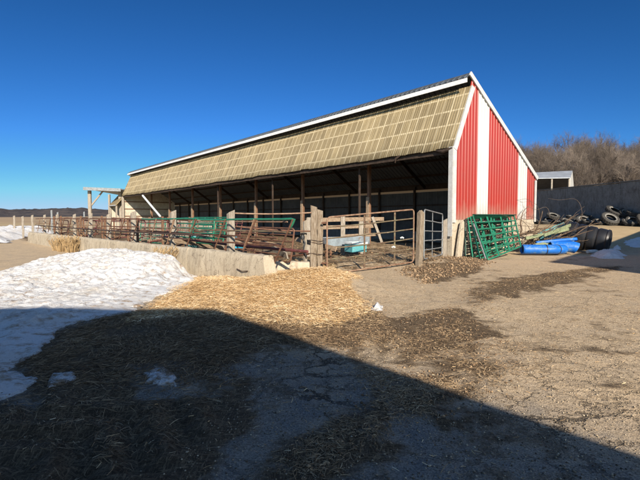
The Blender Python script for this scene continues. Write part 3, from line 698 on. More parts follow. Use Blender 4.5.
m = MB(); m.bar(B(L-.2, .05, -.1), B(L-.2, .05, 4.6), .3, .3, up=V); m.build('post', M['grey_wood'], barn)
# dark lumps at the eave end
m = MB(); m.tube([B(-.02, -.03, 4.72), B(.5, -.06, 4.62), B(.9, -.02, 4.70)], [.07, .09, .03], 7); m.build('torn_sheet', M['rafter'], barn)
m = MB(); m.tube([B(3.0, -.03, 4.72), B(3.25, -.06, 4.58), B(3.3, -.04, 4.40)], [.05, .06, .02], 6); m.build('torn_sheet', M['rafter'], barn)

# ------------------------------------------------------------------ the smaller shed beyond the barn, lean-to
sh2 = thing('small_shed', B(55, .3), 'small open shed with tan fibreglass front beyond the far end of the barn', 'shed')
def BB(u, v, z=0): return B(u, v, z)
m = MB(); m.prism([(0, 3.5), (1.6, 5.35), (1.68, 5.30), (.08, 3.42)], 53.6, 57.35, Matrix(((V.x, 0, U.x, C0.x-.8*V.x), (V.y, 0, U.y, C0.y-.8*V.y), (0, 1, 0, 0), (0,0,0,1))))
m.build('front_roof', M['fibreglass'], sh2)
m = MB(); m.prism([(1.6, 5.37), (6, 3.4), (6, 3.34), (1.6, 5.31)], 53.6, 57.4, Matrix(((V.x, 0, U.x, C0.x-.8*V.x), (V.y, 0, U.y, C0.y-.8*V.y), (0, 1, 0, 0), (0,0,0,1))))
m.build('rear_roof', M['roof'], sh2)
m = MB(); m.prism([(.05, -.2), (5.9, -.2), (5.9, 3.3), (1.6, 5.25), (.1, 3.5)], 57.25, 57.3, Matrix(((V.x, 0, U.x, C0.x-.8*V.x), (V.y, 0, U.y, C0.y-.8*V.y), (0, 1, 0, 0), (0,0,0,1))))
m.build('end_wall', M['cream_wall'], sh2)
MB().box(53.7, 57.2, 5.85, 5.9, -.2, 3.3, frame_uv @ Matrix.Translation((0, -.8, 0))).build('rear_wall', M['liner'], sh2)
for u in (53.75, 57.1): MB().box(u, u+.2, .05, .25, -.2, 3.45, frame_uv @ Matrix.Translation((0, -.8, 0))).build('post', M['grey_wood'], sh2)
MB().box(53.6, 57.4, -.04, -.01, 3.38, 3.52, frame_uv @ Matrix.Translation((0, -.8, 0))).build('eave_trim', M['white_trim'], sh2)

lt = thing('open_canopy', (-32, 62, 0), 'tall open-sided canopy with grey posts and flat roof left of the barn', 'canopy')
mm = lambda a, b, w, d, nm, mt: MB().bar(a, b, w, d).build(nm, mt, lt)
lx = lambda px, Yy: (px-320)/F_PX*Yy
for nm, px, Yy in (('post', 90.5, 62), ('post', 110.0, 72), ('post', 121, 62.5)):
    MB().bar((lx(px, Yy), Yy, -.2), (lx(px, Yy), Yy, 5.5), .42 if Yy < 65 else .28, .35, up=(0,1,0)).build(nm, M['grey_wood'], lt)
m = MB(); x0, x1_ = lx(88, 62), lx(125, 62)
m.add([(x0, 61, 5.75), (x1_, 61, 5.55), (x1_+1, 73, 5.35), (x0-.5, 73, 5.45), (x0, 61, 5.9), (x1_, 61, 5.7), (x1_+1, 73, 5.5), (x0-.5, 73, 5.6)], [(0,1,2,3),(7,6,5,4),(0,4,5,1),(1,5,6,2),(2,6,7,3),(3,7,4,0)])
m.build('roof', M['roof_light'], lt)
mm((x0+.05, 60.95, 5.72), (x1_, 60.95, 5.52), .12, .42, 'fascia', M['galv'])
mm((x0+.3, 62.1, 3.2), (x0+2.2, 62.1, 5.5), .14, .2, 'brace', M['grey_wood'])
mm((x0+.3, 72, 5.25), (x1_, 72, 5.2), .14, .5, 'header', M['barn_post'])

# ------------------------------------------------------------------ low concrete feed wall (blocks end to end)
tt = [0, 3.9, 7.3, 10.9, 14.6, 18.3, 22.6, 27.7]
wl_names = ['nearest block of the low concrete wall with a chipped slanting end', 'second block of the low concrete wall rising out of the snow bank', 'third block of the low concrete wall behind the snow bank', 'fourth block of the low concrete wall beside the dry weeds',
            'fifth block of the low concrete wall beyond the dry weeds', 'next to last long block of the low concrete wall', 'farthest block of the low concrete wall next to the ploughed snow']
def rough_block(a, b, h0, h1, th, mt, seed=0, slope=0.0):
    Ln = (b-a).length; d = (b-a).normalized(); nn = Vector((-d.y, d.x, 0))*-1
    nxg = max(4, int(Ln/.12)); prof = [(0, -.25), (0, 0.001), (0, .1), (0, .2), (0, .3), (.003, .4), (.006, .5), (.01, .6), (.015, .7), (.02, .8), (.03, .9), (.045, .965), (.09, 1.0), (th-.08, 1.0), (th-.03, .96), (th, .5), (th, -.25)]
    mb = MB()
    for i in range(nxg+1):
        t = i/nxg; h = h0+(h1-h0)*t
        for j, (o_, zf) in enumerate(prof):
            z = zf*h if zf > 0 else zf; p = a+d*(t*Ln)+nn*o_
            w_ = noise.noise((p*1.7+Vector((seed, 0, z*2))))*.02+noise.noise((p*6+Vector((seed, 3, z*5))))*.006
            if zf > .9: z += noise.noise(Vector((p.x*3, p.y*3, seed)))*.035
            if slope and i == 0: p = p - d*(slope*(1-min(1, max(0, zf))))*1.0
            p = p+nn*w_+d*(w_*.6 if i in (0, nxg) else 0); mb.v.append(Vector((p.x, p.y, z)))
    m_ = len(prof)
    for i in range(nxg):
        for j in range(m_-1): mb.f.append((i*m_+j, (i+1)*m_+j, (i+1)*m_+j+1, i*m_+j+1))
    mb.f += [tuple(range(m_)), tuple(reversed(range(nxg*m_, (nxg+1)*m_)))]; mb.mi = [0]*len(mb.f); return mb
for i in range(7):
    a = W(tt[i]+(.012 if i else 0)); b = W(tt[i+1]-.012)
    o = rough_block(a, b, .80-.01*i, .79-.01*i, .36, M['concrete'], i*3.1, .22 if i == 0 else 0).build('concrete_block', M['concrete'], loc=(a.x, a.y, 0), smooth=True)
    tag(o, wl_names[i], 'concrete block', 'blocks of the low concrete wall')
m = MB(); q_ = [W(1.05, -.035, .40), W(.8, -.045, .36), W(.55, -.035, .39)]; m.tube(q_, .012, 6)
o = m.build('iron_hook', M['black_metal'], loc=tuple(q_[0])); tag(o, 'thin dark iron rod on the face of the nearest concrete block', 'rod')
o = rough_block(Vector((-.30, 12.75, 0)), Vector((-2.6, 12.45, 0)), .44, .50, .3, M['concrete_pale'], 44).build('concrete_block', M['concrete_pale'], loc=(-.3, 12.75, 0), smooth=True)
tag(o, 'low pale concrete stub between the nearest block and the heavy gate post', 'concrete block')
# second wall deeper in the yard
o = rough_block(W(13.5, 6.0), W(27, 6.5), 1.62, 1.72, .3, M['concrete'], 71).build('concrete_bunk', M['concrete_pale'], loc=tuple(W(9, 6)), smooth=True)
tag(o, 'long pale feed bunk wall in the yard behind the jumbled pipe dividers', 'bunk wall')

# ------------------------------------------------------------------ posts
ords = ['first', 'second', 'third', 'fourth', 'fifth', 'sixth', 'seventh', 'eighth', 'ninth', 'tenth', 'eleventh', 'twelfth', 'thirteenth', 'fourteenth', 'fifteenth', 'sixteenth']
def wood_post(name, p, h, w, label, mt='grey_wood', d=None, lean=(0, 0), group=None, top='slant', cat='post'):
    z0 = gz(p[0], p[1]); m = MB(); a = Vector((p[0], p[1], z0-.25)); b = Vector((p[0]+lean[0], p[1]+lean[1], h))
    m.bar(a, b, w, d or w, up=U, rough=.010, seg=7)
    if top == 'slant':
        for v in m.v[-8:]: v.z += (v.x-b.x)*(.5)
    elif top == 'point':
        for i_, v in enumerate(m.v[-8:]): v.z -= abs(v.x-b.x)*.9
    o = m.build(name, M[mt], loc=(p[0], p[1], z0)); return tag(o, label, cat, group)
heavy = thing('gate_post', (-.13, 13.45, 0), 'heavy split grey post with wire wraps where the rusty gate hangs', 'post')
for dx, w, hh in ((-.07, .20, 2.04), (.12, .17, 1.97)):
    m = MB(); m.bar((-.13+dx, 13.45+dx*.3, -.2), (-.13+dx+.02, 13.45+dx*.3, hh), w, .2, up=(0,1,0), rough=.012, seg=9)
    for v in m.v[-8:]: v.z += (v.x+.13)*-.3
    m.build('timber', M['post_wood'], heavy)
for z in (.95, 1.02, .62):
    m = MB(); ring = [(-.13+.235*math.cos(a_), 13.45+.14*math.sin(a_), z+.02*math.sin(2*a_)) for a_ in np.linspace(0, 2*math.pi, 15)]; m.tube(ring, .010, 5); m.build('wire_wrap', M['black_metal'], heavy)
tp = wood_post('fence_post', (-.46, 13.6), 1.62, .10, 'thin grey post with black insulator left of the heavy gate post')
ins = MB(); ins.lathe([(.02, -.09), (.06, -.08), (.07, 0), (.05, .05), (.075, .09), (.02, .12)], 10, Matrix.Translation((-.53, 13.5, 1.13))); ins.v
o = ins.build('insulator', M['cord'], tp, True)
m = MB(); m.tube([(-.53, 13.5, 1.1), (-.45, 13.46, .95), (-.5, 13.45, .72), (-.40, 13.47, .5)], .022, 6); m.build('cable', M['cord'], tp, True)
wood_post('gate_post', (3.44, 15.4), 1.98, .20, 'weathered round-edged post between the rusty gate and the grey gate', 'post_wood', lean=(.05, 0), top='point')
wood_post('gate_post', (5.33, 19.0), 1.62, .26, 'short wide wood post against the barn corner', 'grey_wood', d=.12)
m = MB(); fr = Matrix(((V.x, 0, U.x, B(-.22, 0).x), (V.y, 0, U.y, B(-.22,0).y), (0, 1, 0, 0), (0,0,0,1)))
m.prism([(.02, -.1), (.64, -.1), (.62, .75), (.60, 1.42), (.50, 1.58), (.36, 1.50), (.22, 1.0), (.10, .4)], -.03, .06, fr); m.build('concrete_slab', M['concrete_pale'], loc=tuple(B(-.2, .3)))
tag(bpy.data.objects['concrete_slab'], 'pale slab with a slanting edge leaning at the barn corner', 'slab')
for i, t in enumerate([2.6, 6.5, 10.2, 13.4, 16.2, 19.0, 23.1, 26.3, 30.2, 34, 38]):
    p = W(t, .78); pw = .19 if i < 5 else .15; lab = f'{ords[i]} pale wood post along the low wall counted from its near end' if i < 8 else f'{ords[i-8]} post beyond the far end of the low wall'
    wood_post('fence_post', (p.x, p.y), 1.92-.01*i+random.uniform(-.06, .06), pw, lab, 'grey_wood', lean=(random.uniform(-.05, .05), 0), group='posts along the low wall')
for i, (px, Yy, h) in enumerate(((52, 38, 2.35), (58, 40, 2.2), (84.5, 44, 2.3))):
    wood_post('pipe_post', (lx(px, Yy), Yy), h, .13, ['taller thin upright left of the canopy post', 'thin upright right beside the taller one', 'thin upright just left of the canopy post'][i], 'galv')

# ------------------------------------------------------------------ pipe gates and panels
def rounded(c, r=.12, n=5):
    """closed outline of a quad with rounded corners"""
    pts = []
    for i in range(4):
        p, a, b = c[i], c[i-1], c[(i+1) % 4]; pa = p+(a-p).normalized()*r; pb = p+(b-p).normalized()*r
        for k_ in range(n+1):
            t = k_/n; pts.append(pa.lerp(p, t).lerp(p.lerp(pb, t), t))
    return pts+[pts[0]]
def gate(name, label, TL, TR, BR, BL, rails, braces, mt, rr=.024, cat='gate', group=None, bmt=None, rmt=None, corner=.14, double=False, sag=0.0, brace_w=.05):
    TL, TR, BR, BL = map(Vector, (TL, TR, BR, BL)); base = BL.copy()
    t = thing(name, base, label, cat, group)
    m = MB(); m.tube(rounded([TL, TR, BR, BL], corner), rr, 8, cap=False); m.build('frame', M[mt], t, True)
    fr_ = rails if isinstance(rails, (list, tuple)) else [(i+1)/(rails+1) for i in range(rails)]
    for f_ in fr_:
        a = TL.lerp(BL, f_); b = TR.lerp(BR, f_); m = MB()
        pts = [a.lerp(b, q)+Vector((0, 0, -sag*4*q*(1-q)+random.uniform(-.008, .008)*(0 < q < 1))) for q in np.linspace(0, 1, 7)]
        m.tube(pts, rr*.82, 8); m.build('rail', M[rmt or mt], t, True)
    nrm = (TR-TL).cross(BL-TL).normalized()
    for f_ in braces:
        a = TL.lerp(TR, f_)+nrm*rr; b = BL.lerp(BR, f_)+nrm*rr; m = MB(); m.bar(a, b, brace_w, .012, up=nrm); m.build('brace', M[bmt or mt], t)
    return t
g = gate('farm_gate', 'rusty wide pipe gate with two upright braces closing the pen', (.21, 13.2, 1.72), (3.27, 15.5, 2.0), (3.27, 15.5, .16), (.21, 13.2, .02), [.17, .37, .55, .74], [.40, .76], 'rust_pale', .026, rmt='rust_olive', bmt='rust_olive', sag=.02, brace_w=.07)
m = MB(); m.tube([(.21, 13.2, 1.55), (.05, 13.25, 1.55)], .03, 7).tube([(.21, 13.2, .35), (.05, 13.25, .35)], .03, 7); m.build('hinge', M['rust'], g, True)
for (x_, y_, z_) in ((2.78, 15.07, 1.02), (2.45, 14.82, .72)):
    m = MB(); m.tube([(x_-.05, y_-.03, z_), (x_, y_-.05, z_+.03), (x_+.05, y_-.03, z_)], .03, 6); m.build('ear_tag', M['white_plastic'], g, True)
gate('farm_gate', 'grey galvanised gate swung open into the pen beside the barn corner', (3.66, 15.6, 2.0), (5.1, 18.5, 1.86), (5.1, 18.5, .18), (3.66, 15.6, .25), [.22, .43, .63, .82], [.45], 'galv', .024, brace_w=.09)
# leaning green panels at the gable
GP = ['topmost bright green panel leaning against the red gable', 'green panel just under the topmost one at the gable', 'inner green panel nearly upright against the gable wall', 'dark green panel at the bottom of the leaning stack']
dlt = [(0, 0), (.25, .30), (.5, .62), (.7, .9)]
TLb, TRb, BLb, BRb = B(-.36, 1.0, 1.80), B(-.36, 4.55, 1.80), Vector((6.72, 17.7, .03)), Vector((8.95, 19.75, .40))
for i in range(4):
    s = i*.33; bl = BLb.lerp(B(-.3, .9, .05), s*.75)+Vector((-.12*i, 0, 0)); br = BRb.lerp(B(-.3, 4.2, .15), s*.8)+Vector((-.14*i, 0, .04))
    tl = TLb+U*(.075*i)+V*(-.10*i)+Z*(.03*((i*7) % 3-1)); tr = TRb+U*(.075*i)+V*(-.18*i)
    tl = TLb-U*(-.07*i)+V*(-.08*i)+Z*(-.05*i); tr = TRb-U*(-.07*i)+V*(-.2*i)+Z*(-.04*i)
    gate('cattle_gate', GP[i], tl, tr, br, bl, 5, [.33, .66] if i != 1 else [.25, .5, .75], ['green', 'green', 'green', 'green_dark'][i], .034, 'panel', 'green panels leaning on the gable', bmt='green', corner=.08, brace_w=.11)
gate('cattle_gate', 'dark rusty panel standing behind the left edge of the green panels', B(-.28, .55, 1.62), B(-.20, 2.3, 1.62), B(-.5, 2.2, .02), B(-.75, .35, .02), 6, [.3, .6], 'black_metal', .024, 'panel')
# green pale top plate of the stack
m = MB(); m.bar(TLb+Z*.05+V*.05-U*.03, TRb+Z*.05-U*.03, .16, .05); o = m.build('pipe_rail', M['green_dark'], loc=tuple(TLb)); tag(o, 'wide dark green rail lying along the top of the leaning panels', 'rail')
m = MB(); m.bar(BLb.lerp(TLb, .02)-Vector((.1, .05, 0)), BLb.lerp(TLb, .8)-Vector((.1, .05, 0)), .045, .06); o = m.build('pale_strip', M['galv'], loc=tuple(BLb)); tag(o, 'pale grey strip along the left edge of the topmost green panel', 'strip')

# slant-bar feeders on the low wall
def slant_panel(t0, t1, label, mt1, mt2, h=1.68, first=False, off=.5):
    th = thing('slant_bar_feeder', W(t0, off, .8), label, 'feed panel', 'slant-bar feed panels on the low wall')
    for z, mt, r_ in ((h, mt1, .027), (1.36, 'rust_olive' if mt1 == 'green' else mt2, .022), (1.02, mt2, .024)):
        m = MB(); a = W(t0+(.1 if first and z == h else 0)+(h-z)*.6, off, z); b = W(t1, off, z-.03)
        if first and z == h: pts = [W(t0+.20, off, z-.22), W(t0+.09, off, z-.10), W(t0+.03, off, z-.02), W(t0+.16, off, z)]+[a.lerp(b, q)+Z*random.uniform(-.01, .01) for q in np.linspace(.08, 1, 6)]
        else: pts = [a.lerp(b, q)+Z*random.uniform(-.015, .015) for q in np.linspace(0, 1, 7)]
        m.tube(pts, r_, 8); m.build('rail', M[mt], th, True)
    t = t0
    k_ = 0
    while t < t1-.3:
        m = MB()
        low = .42 if (first and k_ == 0) else .80
        m.tube([W(t+.06, off-.03, h-.01), W(t+.06+(h-low)*.62, off-.08, low)], .024 if k_ == 0 else .020, 7); m.build('slant_bar', M[mt2 if k_ else 'rust'], th, True)
        if k_ % 2 == 1:
            m = MB(); m.tube([W(t+.16, off-.02, h-.01), W(t+.16+(h-.85)*.62, off-.03, .85)], .018, 7); m.build('slant_bar', M['rust_pale'], th, True)
        t += 1.5; k_ += 1
sl = ['nearest slant-bar panel with a green rounded top corner', 'second slant-bar panel from the near end of the low wall', 'third slant-bar panel along the low wall', 'fourth slant-bar panel along the low wall', 'fifth slant-bar panel along the low wall', 'farthest slant-bar panel on the low wall']
for i, (a, b) in enumerate(((-.66, 3.9), (4.1, 8.6), (8.8, 13.4), (13.6, 18.2), (18.4, 22.9), (23.1, 27.6))):
    slant_panel(a, b, sl[i], 'green' if i in (0, 1) else 'rust', 'rust' if i % 2 == 0 else 'rust_pale', first=(i == 0))
def pipe(a, b, r, mt, label, name='long_pipe', cat='pipe', group=None, sag=.03):
    a, b = Vector(a), Vector(b); m = MB()
    m.tube([a.lerp(b, q)-Z*sag*4*q*(1-q) for q in np.linspace(0, 1, 9)], r, 8); o = m.build(name, M[mt], loc=tuple(a), smooth=True); return tag(o, label, cat, group)
pipe((-.25, 13.35, 1.86), W(2.6, .9, 1.84), .022, 'rust_pale', 'high tan pipe from the heavy gate post to the first wall post')
pipe((-.25, 13.40, 1.30), W(2.6, .95, 1.45), .024, 'rust', 'lower rusty pipe under the high tan one near the heavy post')
pipe(W(3.5, .35, 1.18), W(27, .35, 1.22), .028, 'black_metal', 'long dark pipe running along the low wall towards its far end', sag=.05)
pipe(W(.3, .9, .98), W(6, 1.3, 1.25), .035, 'rust', 'thick rusty pipe lying behind the nearest feed panel')
pipe(W(-.4, 1.1, .86), W(7.5, .9, 1.0), .04, 'maroon', 'maroon pipe low behind the nearest feed panel')
for i_, (t0_, t1_, n_, z_p, mt_p, lab_p) in enumerate((
    (2.0, 9.5, 2.4, 1.58, 'rust_pale', 'level tan pipe, upper of three behind the nearest feed panel'), (2.0, 9.5, 2.4, 1.28, 'rust', 'level rusty pipe, middle of three behind the nearest feed panel'),
    (2.0, 9.5, 2.4, .98, 'rust_pale', 'level tan pipe, lower of three behind the nearest feed panel'), (.2, 13, .62, 1.20, 'rust', 'level rusty pipe just behind the first two feed panels'),
    (9.8, 24, 2.6, 1.5, 'maroon', 'long maroon pipe above the loop dividers'), (9.8, 24, 2.6, 1.1, 'rust_pale', 'long tan pipe through the loop dividers'))):
    pipe(W(t0_, n_, z_p), W(t1_, n_+.1, z_p+.02), .023, mt_p, lab_p, sag=.02)
# stall divider loops
def divider(t, n, label, mt, ang, hgt=1.15, ln=1.9, group='loop dividers in the yard'):
    p = W(t, n); z0 = .55
    th = thing('stall_divider', (p.x, p.y, gz(p.x, p.y)), label, 'divider', group)
    d = (WN*math.cos(ang)+WD*math.sin(ang)); q0 = p
    c = [q0+Z*(z0+hgt), q0+d*ln+Z*(z0+hgt-.05), q0+d*(ln-.25)+Z*(z0+.15), q0+Z*z0]
    pts = rounded([Vector(k_) for k_ in c], .26, 6); m = MB(); m.tube(pts, .03, 7, cap=False); m.build('loop', M[mt], th, True)
    m = MB(); m.tube([q0+Z*(z0+hgt*.5), q0+d*ln*.55+Z*(z0+hgt*.42), q0+d*ln*.95+Z*(z0+.55)], .026, 7); m.build('middle_bar', M[mt], th, True)
    m = MB(); m.bar(Vector((q0.x, q0.y, -.05)), q0+Z*(z0+hgt+.1), .09, .09, up=WN, rough=.004, seg=3); m.build('upright', M['barn_post'], th)
tdv = [8.2, 9.6, 11.0, 12.3, 13.6, 14.9, 16.2, 17.5, 19.0, 20.6, 22.2, 24, 26, 28.2]
for i, t in enumerate(tdv):
    divider(t, 1.5+.3*math.sin(i*2.1), f'{ords[i]} pipe loop divider behind the low wall counting from the near side', ['maroon', 'rust', 'maroon', 'rust_pale'][i % 4], .5*math.sin(i*1.7)+.5, 1.1+.08*math.sin(i*3))
for i, t in enumerate([9.5, 12, 14.5, 17, 20, 23]):
    divider(t, 4.2, f'{ords[i]} loop divider of the back row in front of the pale bunk wall', ['rust', 'maroon'][i % 2], -.6+.4*math.sin(i*2.7), 1.1, 1.8, 'back row of loop dividers')
# panels lying about in the yard
def wall_gate(t0, t1, n0, n1, z0, z1, label, mt, rails=4, braces=(.5,), name='cattle_gate', lean=.3, **k_):
    return gate(name, label, W(t0, n0+lean, z1), W(t1, n1+lean, z1), W(t1, n1, z0), W(t0, n0, z0), rails, list(braces), mt, .026, 'panel', **k_)
wall_gate(7.2, 11.0, 3.4, 3.6, .35, 1.72, 'green panel standing in the middle of the pen before the barn', 'green', 5, (.33, .66))
wall_gate(6.3, 9.4, 2.6, 2.9, .4, 1.65, 'second green panel nearer the blue tub in the pen', 'green', 4, (.5,))
wall_gate(11.6, 14.4, 4.9, 5.0, .4, 1.55, 'white pipe panel near the far end of the barn', 'galv', 5, (.5,))
wall_gate(9.2, 11.2, 5.2, 5.4, .4, 1.6, 'maroon pipe panel right of the white one', 'maroon', 6, (.25, .5, .75))
wall_gate(1.0, 5.0, 1.7, 2.0, .45, 1.40, 'brown pipe panel leaning low behind the nearest feed panel', 'rust', 4, (.5,), lean=.15)
wall_gate(5.2, 9.0, 1.6, 2.0, .5, 1.50, 'pale rusty panel leaning behind the second feed panel', 'rust_pale', 4, (.4, .8), lean=.15)
wall_gate(4.3, 7.2, 1.15, 1.2, .85, 1.66, 'green panel close behind the second feed panel', 'green', 4, (.5,), lean=.05)
wall_gate(13.0, 16.4, 3.3, 3.4, .4, 1.6, 'green panel among the maroon loop dividers', 'green', 5, (.33, .66), lean=.1)
# board fence behind the gate
bf = thing('board_fence', (-.3, 17.9, 0), 'bleached board fence with pale posts seen through the rusty gate', 'fence')
A_, B_ = Vector((-.55, 17.7, 0)), Vector((2.95, 20.6, 0)); dd_ = (B_-A_)
for z, hgt, f0, f1 in ((1.62, .17, 0, 1.0), (1.30, .16, .0, .86), (.92, .14, .45, .95)):
    m = MB(); m.bar(A_+dd_*f0+Z*z, A_+dd_*f1+Z*(z+.04), .04, hgt, rough=.004, seg=5); m.build('board', M['plank'], bf)
for f_, h in ((.02, 1.72), (.42, 1.80), (.66, 1.55)):
    q0 = A_+dd_*f_+Vector((.05, -.08, 0)); m = MB(); m.bar(q0-Z*.1, q0+Z*h, .19, .12, up=(0,1,0), rough=.005, seg=4); m.build('post', M['grey_wood'], bf)
q0 = Vector((2.35, 20.0, 0)); m = MB(); m.bar(q0+Vector((0,0,1.75)), q0+Vector((.45,.1,.6)), .05, .12, rough=.005, seg=3); o = m.build('loose_board', M['grey_wood'], loc=tuple(q0)); tag(o, 'short grey board hanging crooked at the fence end', 'board')
# trough and tubs
tr_ = thing('feed_trough', (.2, 16.8, .3), 'long pale blue metal trough behind the rusty gate', 'trough')
def trough(th, a, b, w, h, z, mt, mt2):
    a, b = Vector(a), Vector(b); d = (b-a).normalized(); s = Vector((-d.y, d.x, 0)); m = MB()
    prof = [(-w/2, h), (-w*.32, 0), (w*.32, 0), (w/2, h), (w/2-.03, h), (w*.30, .03), (-w*.30, .03), (-w/2+.03, h)]
    vs = [q+s*x+Z*(z+y) for q in (a, b) for x, y in prof]
    m.add(vs, [(0,1,9,8),(1,2,10,9),(2,3,11,10),(3,4,12,11),(4,5,13,12),(5,6,14,13),(6,7,15,14),(7,0,8,15)])
    m.build('basin', M[mt], th)
    for q in (a, b): 
        m = MB(); m.bar(q-s*w*.45+Z*(z+h*.5), q+s*w*.45+Z*(z+h*.5), .03, h*.98); m.build('end_plate', M[mt2], th)
    m = MB()
    for q in (a.lerp(b, .1), a.lerp(b, .9)):
        m = MB(); m.bar(q-s*w*.4+Z*(z-.25), q+s*w*.4+Z*(z-.25), .08, .06); m.bar(q-s*w*.3-Z*0+Z*(z-.5), q-s*w*.3+Z*(z+.02), .06, .06, up=d); m.bar(q+s*w*.3+Z*(z-.5), q+s*w*.3+Z*(z+.02), .06, .06, up=d); m.build('leg_frame', M['barn_post'], th)
trough(tr_, (.15, 17.3, 0), (1.9, 18.4, 0), .55, .34, .60, 'trough', 'galv')
t2 = thing('tub', (1.45, 16.9, .2), 'teal and white square tub behind the gate brace', 'tub')
m = MB(); mt_ = Matrix.Translation((1.38, 17.2, .42)) @ Matrix.Rotation(.5, 4, 'Z') @ Matrix.Scale(.78, 4)
for x0_, x1_, y0_, y1_ in ((-.42,.42,-.35,-.31),(-.42,.42,.31,.35),(-.42,-.38,-.31,.31),(.38,.42,-.31,.31)): m.box(x0_, x1_, y0_, y1_, 0, .42, mt_)
m.box(-.42,.42,-.35,.35,-.03,0, mt_); m.build('shell', M['teal'], t2)
m = MB(); m.box(-.46,.46,-.39,-.35,.36,.45, mt_).box(-.46,.46,.35,.39,.36,.45, mt_).box(-.46,-.42,-.35,.35,.36,.45, mt_).box(.42,.46,-.35,.35,.36,.45, mt_); m.build('rim', M['white_plastic'], t2)
t3 = thing('tub', (-2.9, 17.5, .3), 'bright light blue tub lying in the pen behind the near feed panel', 'tub')
m = MB(); mt_ = Matrix.Translation((-3.1, 17.6, .66)) @ Matrix.Rotation(-.9, 4, 'Z') @ Matrix.Rotation(R(82), 4, 'X') @ Matrix.Scale(.62, 4); m.lathe([(.0, 0), (.36, 0), (.43, .55), (.40, .55), (.33, .03), (0, .03)], 20, mt_); 
k = N('light_blue_plastic'); M['lblue'] = k.fin((.05,.42,.62), .45); m.build('shell', M['lblue'], t3, True)
m = MB(); m.lathe([(.42, .52), (.46, .52), (.46, .58), (.41, .58)], 20, mt_, closed=True); m.build('rim', M['lblue'], t3, True)
t4 = thing('tub', (-4.6, 17.6, .3), 'teal barrel half between the green panels', 'tub')
m = MB(); mt_ = Matrix.Translation((-5.3, 17.6, .68)) @ Matrix.Rotation(R(80), 4, 'Y') @ Matrix.Scale(.75, 4); m.lathe([(0, 0), (.33, 0), (.36, .3), (.33, .62), (.30, .62), (.3, .05), (0, .05)], 18, mt_); m.build('shell', M['teal'], t4, True)
# loose planks and pipes piled in the pen
rl = random.Random(5)
adj = ['short', 'long', 'split', 'bleached', 'dark', 'bowed', 'rusty', 'thin', 'thick', 'grey', 'dirty', 'broken', 'crooked', 'weathered', 'lean', 'stained']
for i in range(15):
    f_ = i/14; t = .6+5.5*f_; p = W(t, 1.5+rl.uniform(0, 2.6)); ln = rl.uniform(1.3, 2.6); an = rl.uniform(-.45, .3)
    d = (WD*math.cos(an)+WN*math.sin(an)); a = p+Z*(.35+rl.uniform(0, .45)); b = a+d*ln+Z*rl.uniform(-.2, .35); b.z = max(.3, b.z)
    m = MB(); wood = i % 3 != 2
    if wood: m.bar(a, b, .04, .15+.04*(i % 2), rough=.005, seg=4, up=(Z+WN*rl.uniform(-.4, .4)))
    else: m.tube([a, a.lerp(b, .5)-Z*.02, b], .03, 7)
    mtn = (['plank', 'grey_wood', 'plank', 'post_wood'][i % 4] if wood else ['rust', 'maroon'][i % 2])
    o = m.build('loose_board' if wood else 'loose_pipe', M[mtn], loc=tuple(a))
    tag(o, ('bleached board' if wood else 'rusty pipe')+' in the jumble of boards and pipes left of the gate post', 'board' if wood else 'pipe', 'boards piled in the pen' if wood else 'pipes piled in the pen')
# pale leaning pole inside the barn
m = MB(); a, b = B(43, -.3, 4.35), B(37.6, -.1, 1.9); pa = [a.lerp(b, q) for q in np.linspace(0, 1, 6)]; m.tube(pa, .12, 8)
o = m.build('leaning_pole', M['white_plastic'], loc=tuple(b), smooth=True); tag(o, 'white pole slanting down across the dark barn opening', 'pole')

# ------------------------------------------------------------------ weeds
def weed(px, py, n, h, label, seed):
    r_ = random.Random(seed); m = MB(); z0 = gz(px, py)
    for i in range(n):
        a = r_.uniform(0, 6.28); d = r_.uniform(0, .25); hh = h*r_.uniform(.5, 1.1); lean = r_.uniform(.1, .55)
        p0 = Vector((px+math.cos(a)*d, py+math.sin(a)*d, z0)); p1 = p0+Vector((math.cos(a)*lean*hh*.4, math.sin(a)*lean*hh*.4, hh*.6)); p2 = p1+Vector((math.cos(a)*lean*hh*.6, math.sin(a)*lean*hh*.6, hh*.35))
        m.tube([p0, p1, p2], [.010, .008, .003], 3, False)
        for k_ in range(2):
            q = p1.lerp(p2, r_.random()); m.tube([q, q+Vector((r_.uniform(-.1, .1), r_.uniform(-.1, .1), .12))], [.006, .012], 3, False)
    o = m.build('dry_weed', M['weed'], loc=(px, py, z0)); tag(o, label, 'weed', 'dry weed tufts by the low wall')
wp = W(15.2, -.35); weed(wp.x, wp.y, 130, .8, 'largest dry weed tuft at the foot of the low wall', 1)
wp = W(16.6, -.45); weed(wp.x, wp.y, 90, .75, 'smaller dry weed tuft left of the largest one', 2)
wp = W(17.8, -.4); weed(wp.x, wp.y, 60, .6, 'lowest dry weed tuft farthest along the wall', 3)
wp = W(4.8, -.3); weed(wp.x, wp.y, 90, .75, 'dry grass tuft poking out between snow bank and wall', 4)

